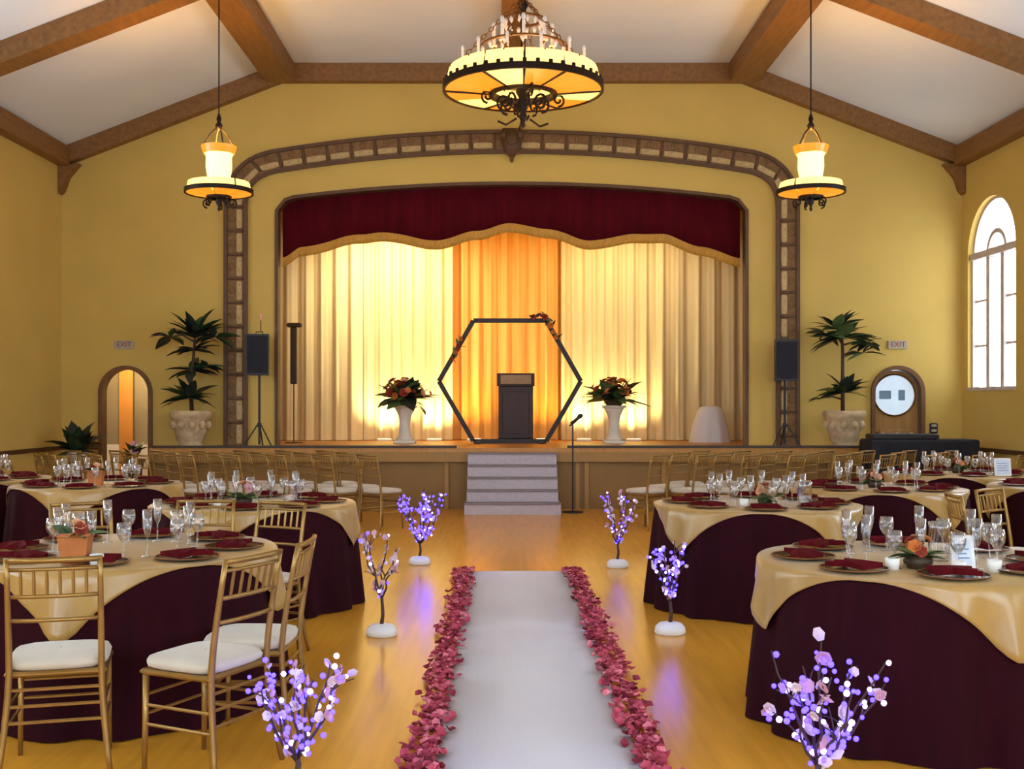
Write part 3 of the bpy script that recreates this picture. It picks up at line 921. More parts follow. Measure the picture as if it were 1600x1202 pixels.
def rosette(mat, petals=6):
    mb = MB()
    for ring, (pn, r0, r1, z1, w) in enumerate(((petals, .15, 1.0, .18, .55), (petals - 1, .1, .62, .42, .42))):
        for k in range(pn):
            a = 2 * PI * (k + .5 * ring) / pn
            ca, sa = math.cos(a), math.sin(a)
            def T(u, v, z): return (u * ca - v * sa, u * sa + v * ca, z)
            mb.add([T(r0, -.1, 0), T(r0, .1, 0), T(r1 * .7, w, z1 * .8), T(r1, 0, z1), T(r1 * .7, -w, z1 * .8), T(r1 * .6, 0, z1 * .3)],
                   [(0, 5, 4), (0, 1, 5), (1, 2, 5), (2, 3, 5), (3, 4, 5)])
    mb.ball((0, 0, .12), .22, 5, 3)
    return mb.mesh('flower', mat)
FL = {k: rosette(MT[k]) for k in ('orangefl', 'redfl', 'peachfl', 'blossom', 'bud')}
def aim(d, roll=0):
    # rotation whose local +X points along d
    d = Vector(d).normalized()
    return (roll, -math.asin(max(-1, min(1, d.z))), math.atan2(d.y, d.x))

# flowers tied on the hexagon
def cluster(parent, pts, rnd, flowers, leaves, fs=.05, ls=.13):
    for (x, y, z) in pts:
        for _ in range(2):
            put('leaf', LEAF[rnd.choice(leaves)], parent, (x, y, z), aim((rnd.uniform(-1, 1), rnd.uniform(-1, .2), rnd.uniform(-1, 1)), rnd.uniform(0, 6)), ls * rnd.uniform(.7, 1.3))
        put('flower', FL[rnd.choice(flowers)], parent, (x + rnd.uniform(-.03, .03), y - .05, z + rnd.uniform(-.03, .03)), (R(90) + rnd.uniform(-.5, .5), rnd.uniform(-.5, .5), 0), fs * rnd.uniform(.7, 1.3))
rnd = random.Random(5)
g1 = empty('flower_garland', (-.02, 17.94, STZ), 0, 'small rust flower garland on the upper left bar of the hexagon arch', 'flowers')
cluster(g1, [(-1.14 + .555 * t, -.03, 1.0 + .975 * t) for t in (.38, .45, .52, .59, .66)], rnd, ['orangefl', 'redfl'], ['leaf2', 'leafdark'])
g2 = empty('flower_garland', (-.02, 17.94, STZ), 0, 'dark leafy garland on the upper right corner of the hexagon arch', 'flowers')
cluster(g2, [(.40, -.03, 2.02), (.50, -.03, 2.03), (.585, -.03, 2.0), (.64, -.03, 1.88), (.70, -.03, 1.78), (.75, -.03, 1.68)], rnd, ['redfl', 'orangefl'], ['leafdark', 'leaf2'], .045, .12)

lec = empty('lectern', (.08, 18.55, STZ), 0, 'dark wooden lectern with paler sloping top standing behind the hexagon arch', 'lectern')
MB().bbox(-.31, .31, -.20, .20, .0, .06, .01).build('base', 'walnut', lec)
MB().bbox(-.285, .285, -.17, .17, .061, .93, .012).build('body', 'walnut', lec)
MB().bbox(-.22, .22, -.185, -.171, .14, .84, .006).build('front_panel', 'walnut', lec)
vs = [(-.31, -.21, .931), (.31, -.21, .931), (.31, .21, .931), (-.31, .21, .931), (-.31, -.17, 1.14), (.31, -.17, 1.14), (.31, .21, 1.02), (-.31, .21, 1.02)]
MB().add(vs, [(0, 3, 2, 1), (4, 5, 6, 7), (0, 1, 5, 4), (1, 2, 6, 5), (2, 3, 7, 6), (3, 0, 4, 7)]).build('sloping_top', 'walnut', lec)
MB().add([(-.25, -.2095, .965), (.25, -.2095, .965), (.25, -.183, 1.11), (-.25, -.183, 1.11), (-.25, -.222, .965), (.25, -.222, .965), (.25, -.195, 1.11), (-.25, -.195, 1.11)],
         [(0, 1, 2, 3), (7, 6, 5, 4), (0, 4, 5, 1), (1, 5, 6, 2), (2, 6, 7, 3), (3, 7, 4, 0)]).build('name_panel', 'walnut_top', lec)

def pedestal_flowers(x, w, seed):
    p = empty('flower_pedestal', (x, 18.05, STZ), 0, 'slim white pedestal on the stage carrying the %s flower arrangement' % w, 'pedestal', 'white flower pedestals')
    MB().bbox(-.17, .17, -.17, .17, 0, .05, .01).build('plinth', 'pedestal', p)
    MB().lathe([(.13, .051), (.15, .07), (.11, .11), (.095, .18), (.085, .32), (.10, .44), (.14, .52), (.16, .56), (.001, .56)], 20).build('shaft', 'pedestal', p, True)
    MB().lathe([(.001, .561), (.16, .561), (.20, .585), (.19, .61), (.001, .61)], 20).build('capital', 'pedestal', p, True)
    f = empty('flower_arrangement', (x, 18.05, STZ + .611), 0, 'wide rust and orange flower arrangement on the %s stage pedestal' % w, 'flowers', 'stage flower arrangements')
    MB().lathe([(.001, 0), (.12, 0), (.16, .05), (.17, .10), (.155, .10), (.14, .05), (.001, .04)], 18).build('bowl', 'dark', f, True)
    rn = random.Random(seed)
    for i in range(70):
        a = rn.uniform(0, 2 * PI); el = rn.uniform(-.15, 1.2)
        d = (math.cos(a) * math.cos(el), math.sin(a) * math.cos(el), math.sin(el))
        L = rn.uniform(.34, .60) * (1.1 - .35 * math.sin(el))
        put('leaf', (BLADE if i % 3 else LEAF)[rn.choice(['leaf', 'leaf2', 'leafdark'])], f, (.05 * d[0], .05 * d[1], .10), aim(d, rn.uniform(-.6, .6)), L)
    for i in range(44):
        a = rn.uniform(0, 2 * PI); el = rn.uniform(.15, 1.5)
        r_ = rn.uniform(.20, .34)
        q = (math.cos(a) * math.cos(el) * r_ * 1.25, math.sin(a) * math.cos(el) * r_ * 1.1, .11 + math.sin(el) * r_)
        put('flower', FL[rn.choice(['orangefl', 'redfl', 'redfl', 'orangefl', 'peachfl'])], f, q, (0, PI / 2 - el, a), rn.uniform(.05, .085))
pedestal_flowers(-1.71, 'left', 3)
pedestal_flowers(1.66, 'right', 8)

wt = MB()
pr = []
n = 40
vs = []; fs = []
for j, (z, r_) in enumerate(((.0, .33), (.30, .28), (.50, .22), (.58, .17), (.60, .10), (.605, .002))):
    for k in range(n):
        a = 2 * PI * k / n
        rr = r_ * (1 + .07 * math.sin(9 * a) * max(0, 1 - z / .58))
        vs.append((rr * math.cos(a), rr * math.sin(a), z))
for j in range(5):
    for k in range(n):
        fs.append((j * n + k, j * n + (k + 1) % n, (j + 1) * n + (k + 1) % n, (j + 1) * n + k))
tag(wt.add(vs, fs).build('draped_stand', 'tulle', None, True, (3.32, 18.65, STZ + .001)), 'small stand under a white tulle drape at the right end of the stage', 'stand')

ls = empty('line_speaker', (-3.53, 18.2, 1.85), 0, 'narrow dark upright fixture on a post at the left edge of the stage', 'fixture')
MB().bbox(-.05, .05, -.05, .05, 0, .92, .012).build('column', 'dark', ls)
MB().bbox(-.11, .13, -.06, .06, .921, .99, .012).build('top_bracket', 'dark', ls)
MB().tube([(0, .0, -.001), (0, 0, STZ - 1.85 + .02)], .012, 6).build('post', 'bronze', ls)
MB().lathe([(.001, STZ - 1.85), (.14, STZ - 1.85), (.14, STZ - 1.85 + .015), (.001, STZ - 1.85 + .018)], 16).build('post_base', 'dark', ls)

# loudspeakers on tripod stands
def speaker(x, y, zc, w, h, lampy):
    s_ = empty('speaker_stand', (x, y, STZ), 0, 'black tripod stand on the stage holding the %s loudspeaker' % w, 'speaker stand', 'speaker stands')
    MB().tube([(0, 0, .04), (0, 0, zc - h / 2 - STZ - .001)], .018, 8).build('pole', 'black', s_)
    MB().lathe([(.018, .30), (.03, .30), (.03, .36), (.018, .36)], 10, closed=True).build('collar', 'black', s_)
    for k in range(3):
        a = 2 * PI * k / 3 + PI / 2
        MB().tube([(.03 * math.cos(a), .03 * math.sin(a), .33), (.24 * math.cos(a), .24 * math.sin(a), .012)], .011, 6).build('leg', 'black', s_)
    b = empty('loudspeaker', (x, y, zc), 0, 'black loudspeaker on a tripod at the %s side of the stage opening' % w, 'loudspeaker', 'loudspeakers')
    MB().prism([(-.165, -.13), (.165, -.13), (.12, .15), (-.12, .15)], -h / 2, h / 2, 'z').build('cabinet', 'black', b)
    MB().bbox(-.15, .15, -.145, -.1305, -h / 2 + .03, h / 2 - .03, .006).build('grille', 'blackcloth', b)
    MB().tube([(-.05, .0, h / 2), (-.05, 0, h / 2 + .04), (.05, 0, h / 2 + .04), (.05, 0, h / 2)], .008, 5).build('carry_handle', 'black', b)
    if lampy:
        l_ = empty('clip_lamp', (x + .02, y, zc + h / 2 + .0485), 0, 'small lamp on a thin upright on top of the left loudspeaker', 'lamp')
        MB().tube([(0, 0, 0), (0, 0, .16)], .009, 6).build('upright', 'bronze', l_)
        MB().lathe([(.02, .161), (.035, .20), (.028, .25), (.001, .26)], 10).build('lamp_head', 'peachfl', l_, True)
speaker(-3.72, 16.5, 2.25, 'left', .60, True)
speaker(4.02, 16.5, 2.17, 'right', .60, False)

# planted urns
def urn(x, y, w, spec, seed):
    p = empty('planted_urn', (x, y, STZ), 0, spec[0], 'potted plant')
    p.scale = (1.05, 1, 1)
    MB().lathe([(.001, 0), (.17, 0), (.18, .03), (.15, .06), (.19, .10), (.235, .30), (.25, .40), (.285, .44), (.295, .50), (.28, .54), (.25, .54), (.24, .49), (.001, .49)], 26).build('urn', 'urn', p, True)
    MB().lathe([(.001, .4905), (.238, .4905), (.12, .515), (.001, .52)], 16).build('soil', 'soil', p)
    for k in range(10):
        a = 2 * PI * k / 10
        MB().ball((.245 * math.cos(a), .245 * math.sin(a), .33), .05, 6, 4, (1, 1, 1.3)).build('relief', 'urn', p, True)
    rn = random.Random(seed)
    MB().tube(spec[1], [.03, .026, .022, .018, .014][:len(spec[1])], 8).build('trunk', 'bark', p, True)
    for (cx, cy, cz, n, L, el0, el1, mat) in spec[2]:
        for i in range(n):
            a = 2 * PI * (i + rn.uniform(-.3, .3)) / n; el = rn.uniform(el0, el1)
            d = (math.cos(a) * math.cos(el), .3 * math.sin(a) * math.cos(el), math.sin(el))
            put('leaf', LEAF[rn.choice(mat)], p, (cx, cy, cz), aim(d, rn.uniform(-.4, .4)), L * rn.uniform(.75, 1.2))
    for (A, B, n, L, mat) in spec[3]:
        MB().tube([A, ((A[0] + B[0]) / 2, A[1], max(A[2], B[2]) + .03), B], [.014, .011, .007], 6).build('stem', 'bark', p, True)
        for i in range(n):
            a = rn.uniform(0, 2 * PI); el = rn.uniform(-.3, .5)
            put('leaf', LEAF[rn.choice(mat)], p, B, aim((math.cos(a), .3 * math.sin(a), math.sin(el)), rn.uniform(-.5, .5)), L * rn.uniform(.7, 1.2))
DK = ['leafdark', 'leafdark', 'leaf']; MD = ['leaf', 'leaf2', 'leafdark']
urn(-4.72, 16.45, 'left', ('tall dark-leaved plant in an ornate stone urn left of the stage opening',
    [(.02, 0, .5), (.0, 0, .9), (.04, 0, 1.3), (.06, 0, 1.6)],
    [(.06, 0, 1.60, 22, .42, .1, 1.3, DK), (.05, 0, 1.42, 14, .34, -.1, .6, DK), (.02, 0, 1.12, 16, .32, -.1, .6, DK), (-.02, 0, .72, 22, .36, -.1, .9, DK)],
    [((.05, 0, 1.55), (-.28, 0, 1.62), 9, .30, DK), ((.05, 0, 1.5), (.34, 0, 1.62), 10, .32, DK), ((.03, 0, 1.1), (.24, -.05, 1.18), 8, .26, DK)]), 21)
urn(4.87, 16.42, 'right', ('green-leaved plant with a bare trunk in a stone urn right of the stage opening',
    [(-.02, 0, .5), (-.02, 0, .9), (-.02, 0, 1.4), (-.03, 0, 1.62)],
    [(-.03, 0, 1.60, 24, .44, -.15, .5, MD), (-.10, 0, 1.72, 16, .34, .1, 1.1, MD), (.0, 0, .80, 24, .32, -.1, 1.0, DK)],
    [((-.02, 0, 1.5), (.32, 0, 1.52), 10, .28, MD), ((-.02, 0, 1.5), (-.26, 0, 1.66), 12, .28, MD), ((-.02, 0, .7), (-.34, -.05, .72), 3, .22, DK), ((-.02, 0, 1.35), (.25, -.05, 1.38), 8, .28, MD)]), 33)

# plants left of the doorway
def floor_plant(name, x, y, zpot, potmat, label, n, L, seed, flower=None):
    p = empty(name, (x, y, 0), 0, label, 'potted plant')
    MB().lathe([(.001, 0), (.13, 0), (.10, .05), (.09, .3), (.12, zpot - .12), (.16, zpot), (.14, zpot), (.10, zpot - .08), (.001, zpot - .08)], 18).build('pot', potmat, p, True)
    rn = random.Random(seed)
    for i in range(n):
        a = rn.uniform(0, 2 * PI); el = rn.uniform(.2, 1.5)
        d = (math.cos(a) * math.cos(el), math.sin(a) * math.cos(el), math.sin(el))
        put('leaf', LEAF[rn.choice(DK)], p, (0, 0, zpot - .05 + rn.uniform(0, .12)), aim(d, rn.uniform(-.5, .5)), L * rn.uniform(.7, 1.2))
    if flower:
        for i in range(4):
            put('flower', FL['bud'], p, (rn.uniform(-.05, .08), -.06, zpot + .1 + rn.uniform(0, .14)), (R(70), 0, 0), .045)
floor_plant('potted_plant', -6.22, 16.0, .84, 'white', 'dark leafy plant in a tall white pot in the left back corner', 44, .40, 4)
floor_plant('potted_plant', -5.42, 16.05, .74, 'dark', 'small dark plant with pink blooms beside the left doorway', 14, .24, 6, True)

# microphone on a floor stand
mc = empty('microphone_stand', (.85, 15.75, 0), 0, 'thin black microphone stand on the floor right of the stage steps', 'microphone stand')
MB().lathe([(.001, 0), (.15, 0), (.15, .015), (.02, .03), (.001, .03)], 18).build('base', 'black', mc)
MB().tube([(0, 0, .03), (0, 0, 1.24)], .011, 8).build('pole', 'black', mc)
MB().tube([(-.05, 0, 1.22), (.0, 0, 1.245), (.10, -.02, 1.34)], .012, 6).build('clip', 'black', mc)
MB().lathe([(.001, 0), (.014, .0), (.02, .13), (.032, .15), (.034, .18), (.02, .205), (.001, .21)], 12).build('microphone', 'black', mc, True, (-.03, 0, 1.252), (0, R(52), 0))

# black covered table by the right door
bt = MB()
vs = []; fs = []
X0, X1, Y0, Y1, H = 4.90, 6.36, 15.25, 15.80, 1.04
out = []
per = [(X0, Y0), (X1, Y0), (X1, Y1), (X0, Y1)]
ring = []
for i in range(4):
    a, b = Vector(per[i]), Vector(per[(i + 1) % 4]); m = 14 if i % 2 == 0 else 6
    for k in range(m):
        ring.append((a.lerp(b, k / m), (b - a).normalized()))
N = len(ring)
for j, z in enumerate((0.004, .5, H - .03, H)):
    for i, (q, t) in enumerate(ring):
        nn = Vector((t.y, -t.x))
        off = (.04 * math.sin(i * 2.1) + .03) * (1 - z / H) - (.02 if j == 3 else 0)
        vs.append((q.x + nn.x * off, q.y + nn.y * off, z))
for j in range(3):
    for i in range(N):
        fs.append((j * N + i, j * N + (i + 1) % N, (j + 1) * N + (i + 1) % N, (j + 1) * N + i))
fs.append(tuple(3 * N + i for i in range(N)))
tag(bt.add(vs, fs).build('covered_table', 'blackcloth', None), 'high table under a black floor-length cloth in front of the right arched door', 'table')
cs = empty('equipment_case', (5.32, 15.5, H + .001), 0, 'low black equipment case on the left end of the black covered table', 'case')
MB().bbox(-.38, .52, -.18, .18, 0, .075, .012).build('case_body', 'black', cs)
for dx in (-.2, .0, .2):
    MB().lathe([(.001, .0755), (.025, .0755), (.022, .09), (.001, .09)], 10).build('knob', 'grey', cs, False, (dx, 0, 0))

# ================================================================== aisle
rn_ = MB()
NR = 40
vs = []; fs = []
for i in range(NR + 1):
    y = 2.9 + (10.2 - 2.9) * i / NR
    wob = .006 * math.sin(i * .9)
    for (x, z) in ((-.445 + wob, .003), (-.445 + wob, .008), (0, .009 + .002 * math.sin(i * 1.3)), (.445 + wob, .008), (.445 + wob, .003)):
        vs.append((x + .01, y, z))
for i in range(NR):
    for j in range(4):
        fs.append((i * 5 + j, i * 5 + 5 + j, i * 5 + 6 + j, i * 5 + 1 + j))
tag(rn_.add(vs, fs).build('aisle_runner', 'runner', None, True), 'white fabric runner lying along the middle of the wooden floor', 'carpet runner')

def petal_verts(s, cup):
    return [(0, 0, .0)] + [(s * math.cos(2 * PI * k / 7) * (1.15 if k == 0 else 1), s * .85 * math.sin(2 * PI * k / 7), cup * (1 + .5 * math.sin(k * 2.2))) for k in range(7)]
PF = [(0, 1 + k, 1 + (k + 1) % 7) for k in range(7)]
PM = [MB().add(petal_verts(.025, cup), PF).mesh('petal', MT[m]) for m in ('pinkpetal', 'rosepetal', 'darkpetal', 'rosepetal') for cup in (.010, .018)]
rp = random.Random(77)
pet = []
for side in (-1, 1):
    y = 3.2
    for i in range(900):
        y = 3.6 + (10.25 - 3.6) * rp.random()
        off = rp.gauss(.045, .042)
        off = max(-.05, min(.15, off))
        pet.append((side * (.445 + off) + .01, y, rp.uniform(.012, .030), rp.uniform(-.5, .5), rp.uniform(-.5, .5), rp.uniform(0, 6.28), rp.uniform(.75, 1.25), rp.randrange(len(PM)), side))
vis = sorted([p for p in pet if p[1] > 4.62], key=lambda p: p[1])
near = set(id(p) for p in vis[:300])
stuffs = {}
for p in pet:
    if id(p) in near:
        o = put('rose_petal', PM[p[7]], None, p[:3], (p[3], p[4], p[5]), p[6])
        w = 'left' if p[8] < 0 else 'right'
        tag(o, 'curled pink or burgundy rose petal on the near %s edge of the white runner' % w, 'petal', 'rose petals on the near %s runner edge' % w)
    else:
        key = (p[8], ('pinkpetal', 'pinkpetal', 'rosepetal', 'rosepetal', 'darkpetal', 'darkpetal', 'rosepetal', 'rosepetal')[p[7]])
        mx = Matrix.Translation(p[:3]) @ Matrix.Rotation(p[5], 4, 'Z') @ Matrix.Rotation(p[3], 4, 'X') @ Matrix.Rotation(p[4], 4, 'Y') @ Matrix.Scale(p[6], 4)
        stuffs.setdefault(p[8], []).append((key[1], [tuple(mx @ Vector(q)) for q in petal_verts(.025, .014)]))
for side, lst in stuffs.items():
    mb = MB(); mi = []
    mats = ['pinkpetal', 'rosepetal', 'darkpetal']
    for m, vs in lst:
        mb.add(vs, PF); mi += [mats.index(m)] * len(PF)
    me = mb.mesh('rose_petals', MT[mats[0]])
    for m in mats[1:]: me.materials.append(MT[m])
    me.polygons.foreach_set('material_index', mi)
    o = put('rose_petals', me)
    w = 'left' if side < 0 else 'right'
    tag(o, 'scattered pink and burgundy rose petals lining the %s edge of the runner' % w, 'petals', None, 'stuff')

# lighted blossom branches beside the aisle
BULB = MB().ball((0, 0, 0), .0095, 6, 4).mesh('bulb', MT['bulb'])
BULBW = MB().ball((0, 0, 0), .0095, 6, 4).mesh('bulb', MT['bulbw'])
BASE = MB().lathe([(.001, 0), (.095, 0), (.105, .012), (.10, .045), (.075, .07), (.03, .078), (.001, .078)], 20)
BASE = BASE.mesh('base', MT['white'], True)
def branch_tree(x, y, H, spread, nb, nbulb, nblos, label, seed, z_lo=.22, lean=0.0, bs=1.0):
    rn = random.Random(seed)
    t = empty('lighted_branch_tree', (x, y, 0), 0, label, 'lighted branches', 'lighted blossom branches along the aisle')
    put('base', BASE, t)
    MB().tube([(0, 0, .07), (.008, 0, .14), (lean * .1, .005, z_lo)], [.014, .012, .010], 7).build('trunk', 'bark', t, True)
    spots = []
    for b in range(nb):
        a = 2 * PI * (b + rn.uniform(-.25, .25)) / nb
        rr = spread * rn.uniform(.55, 1.0); h = H * rn.uniform(.72, 1.0) - z_lo
        p = Vector((lean * .1, .005, z_lo - .01)); pts = [p.copy()]
        for k in range(1, 6):
            s = k / 5
            q = Vector((lean * s + math.cos(a) * rr * s ** .8 + rn.uniform(-.02, .02), math.sin(a) * rr * s ** .8 + rn.uniform(-.02, .02), z_lo + h * s ** 1.1))
            pts.append(q)
        br = MB().tube(pts, [.008, .007, .006, .005, .004, .003], 5).build('branch', 'bark', t, True)
        for k in range(1, 6): spots.append(pts[k]); spots.append(pts[k].lerp(pts[k - 1], .5))
        for s_ in range(2):
            k = rn.randrange(2, 5)
            e = pts[k] + Vector((rn.uniform(-.09, .09), rn.uniform(-.09, .09), rn.uniform(.03, .10)))
            MB().tube([pts[k], pts[k].lerp(e, .5) + Vector((0, 0, .01)), e], [.004, .003, .002], 4).build('twig', 'bark', br)
            spots += [e, pts[k].lerp(e, .6)]
    for i in range(nblos):
        q = rn.choice(spots) + Vector([rn.uniform(-.018, .018) for _ in range(3)])
        put('blossom', FL['blossom' if rn.random() < .6 else 'bud'], t, q, (rn.uniform(0, 3), rn.uniform(0, 3), rn.uniform(0, 6)), rn.uniform(.013, .022) * bs)
    for i in range(nbulb):
        q = rn.choice(spots) + Vector([rn.uniform(-.028, .028) for _ in range(3)])
        put('bulb', BULB if rn.random() < .75 else BULBW, t, q, None, rn.uniform(.8, 1.25) * (.7 + .3 * bs))
branch_tree(-.94, 4.35, .53, .20, 8, 115, 44, 'violet-lit blossom branches in the left foreground beside the gold chairs', 1, .16, bs=1.2)
branch_tree(1.08, 4.35, .60, .24, 9, 100, 44, 'violet-lit blossom branches in the right foreground before the front right table', 2, .14, .06, bs=1.6)
branch_tree(-.94, 7.42, .70, .13, 5, 14, 60, 'mostly unlit blossom branches on a white base left of the runner', 3, .26, bs=1.1)
branch_tree(.98, 7.48, .66, .13, 6, 80, 36, 'violet-lit blossom branches on a white base right of the runner', 4, .22, bs=1.1)
branch_tree(-.93, 10.7, .72, .27, 8, 150, 40, 'bright violet blossom branches left of the far end of the runner', 5, .2, bs=1.2)
branch_tree(.94, 10.5, .72, .17, 6, 46, 60, 'half-lit blossom branches right of the far end of the runner', 6, .22, bs=1.2)

# ================================================================== gold banquet chairs
def make_chair():
    t = empty('banquet_chair', (0, 0, 0), 0, 'gold chair', 'chair')
    MB().bbox(-.20, .20, -.19, .18, .415, .440, .01).build('seat_frame', 'gold', t)
    # cushion: rounded pad
    vs = []; fs = []; n = 28
    for (k, z) in ((.90, .4405), (1.0, .452), (1.02, .468), (.97, .485), (.80, .494), (.4, .498), (.02, .499)):
        for i in range(n):
            a = 2 * PI * i / n
            ca, sa = math.cos(a), math.sin(a)
            q = (abs(ca) ** 5 + abs(sa) ** 5) ** (-1 / 5)
            vs.append((.197 * q * ca * k, -.005 + .19 * q * sa * k, z))
    for j in range(6):
        for i in range(n):
            fs.append((j * n + i, j * n + (i + 1) % n, (j + 1) * n + (i + 1) % n, (j + 1) * n + i))
    fs.append(tuple(range(n - 1, -1, -1)))
    MB().add(vs, fs).build('cushion', 'ivory', t, True)
    def px(z): return .178 + (.0 if z > .44 else .04 * (1 - z / .44) ** 1.5)
    def py(z): return -.185 - (.075 * ((z - .44) / .47) ** 1.3 if z > .44 else .055 * (1 - z / .44) ** 1.5)
    for s in (-1, 1):
        zs = [0, .1, .22, .34, .44, .55, .68, .80, .915]
        MB().tube([(s * px(z), py(z), z) for z in zs], [.011, .013, .014, .0145, .0145, .014, .013, .012, .011], 8).build('back_post', 'gold', t, True)
        MB().tube([(s * .185, .16, 0), (s * .182, .157, .2), (s * .18, .155, .414)], [.011, .013, .0145], 8).build('leg', 'gold', t, True)
        for z in (.21, .29):
            MB().tube([(s * px(z), py(z), z), (s * .183, .158, z)], .0075, 6).build('stretcher', 'gold', t)
    for z in (.235, .30, .366):
        MB().tube([(-px(z), py(z), z), (px(z), py(z), z)], .0075, 6).build('stretcher', 'gold', t)
    for z in (.25, .33):
        MB().tube([(-.183, .158, z), (.183, .158, z)], .0075, 6).build('stretcher', 'gold', t)
    def rail(nm, z, r_):
        b = .018
        MB().tube([(-.178, py(z), z), (-.09, py(z) - b * .8, z), (0, py(z) - b, z), (.09, py(z) - b * .8, z), (.178, py(z), z)], r_, 7).build(nm, 'gold', t, True)
    rail('top_rail', .905, .0125); rail('back_rail', .868, .008); rail('back_rail', .755, .009); rail('back_rail', .655, .009)
    for k in range(6):
        x = -.125 + .05 * k
        b = .018 * (1 - (x / .178) ** 2)
        MB().tube([(x, py(.868) - b, .868), (x, py(.81) - b, .81), (x, py(.755) - b, .755)], [.006, .0075, .006], 6).build('spindle', 'gold', t)
    return t
CH0 = make_chair(); USED = [False]
def chair(x, y, fx, fy, label, group):
    rz = math.atan2(-fx, fy)
    if not USED[0]:
        USED[0] = True
        CH0.location = (x, y, 0); CH0.rotation_euler = (0, 0, rz); CH0['label'] = label; CH0['group'] = group
        return CH0
    return copy_tree(CH0, (x, y, 0), rz, label, group)
G1 = 'gold chairs around the front left table'
def seat_at(bx, by, fx, fy):
    # from the middle of the back to the middle of the seat
    L = math.hypot(fx, fy)
    return bx + fx / L * .24, by + fy / L * .24, fx / L, fy / L
for (bx, by, fx, fy, lb) in [
    (-1.965, 4.56, -.26, .96, 'gold chair with ivory cushion seen squarely from behind at lower left'),
    (-1.185, 4.64, -.9, .43, 'gold chair turned sideways, right of the one seen squarely from behind'),
    (-1.06, 5.15, -1, .04, 'gold chair with its slats edge-on nearest the aisle at the front left table'),
    (-1.54, 7.06, -.45, -.9, 'gold chair partly hidden behind the edge-on chair nearest the aisle'),
    (-2.05, 7.20, .02, -1, 'gold chair across the front left table, right of the orange box'),
    (-2.78, 7.02, .5, -.86, 'gold chair across the front left table, just behind the orange box')]:
    chair(*seat_at(bx, by, fx, fy), lb, G1)
chair(*seat_at(2.98, 7.7, 1, -.1), 'gold chair seen edge-on behind the front right table', 'gold chairs beyond the front right table')
chair(*seat_at(3.42, 8.15, .6, -.8), 'gold chair behind the white card on the front right table', 'gold chairs beyond the front right table')
for side in (-1, 1):
    w = 'left' if side < 0 else 'right'
    for row, (y0, x0, nn) in enumerate(((13.75, 1.61, 9), (14.35, 1.95, 8), (14.95, 2.305, 7))):
        for i in range(nn):
            x = side * (x0 + .55 * i)
            if abs(x) > 6.1: continue
            yy = y0 + .012 * math.sin(i * 1.7)
            f_ = (-side * math.sin(R(42)), math.cos(R(42)))
            lb = 'gold ceremony chair, %s from the aisle in the %s row %s' % (ORD[i + 1], w, ('nearest the tables', 'in the middle', 'nearest the stage')[row])
            yy += .0
            chair(x, yy, f_[0], f_[1], lb, 'gold ceremony chairs in the %s rows' % w)

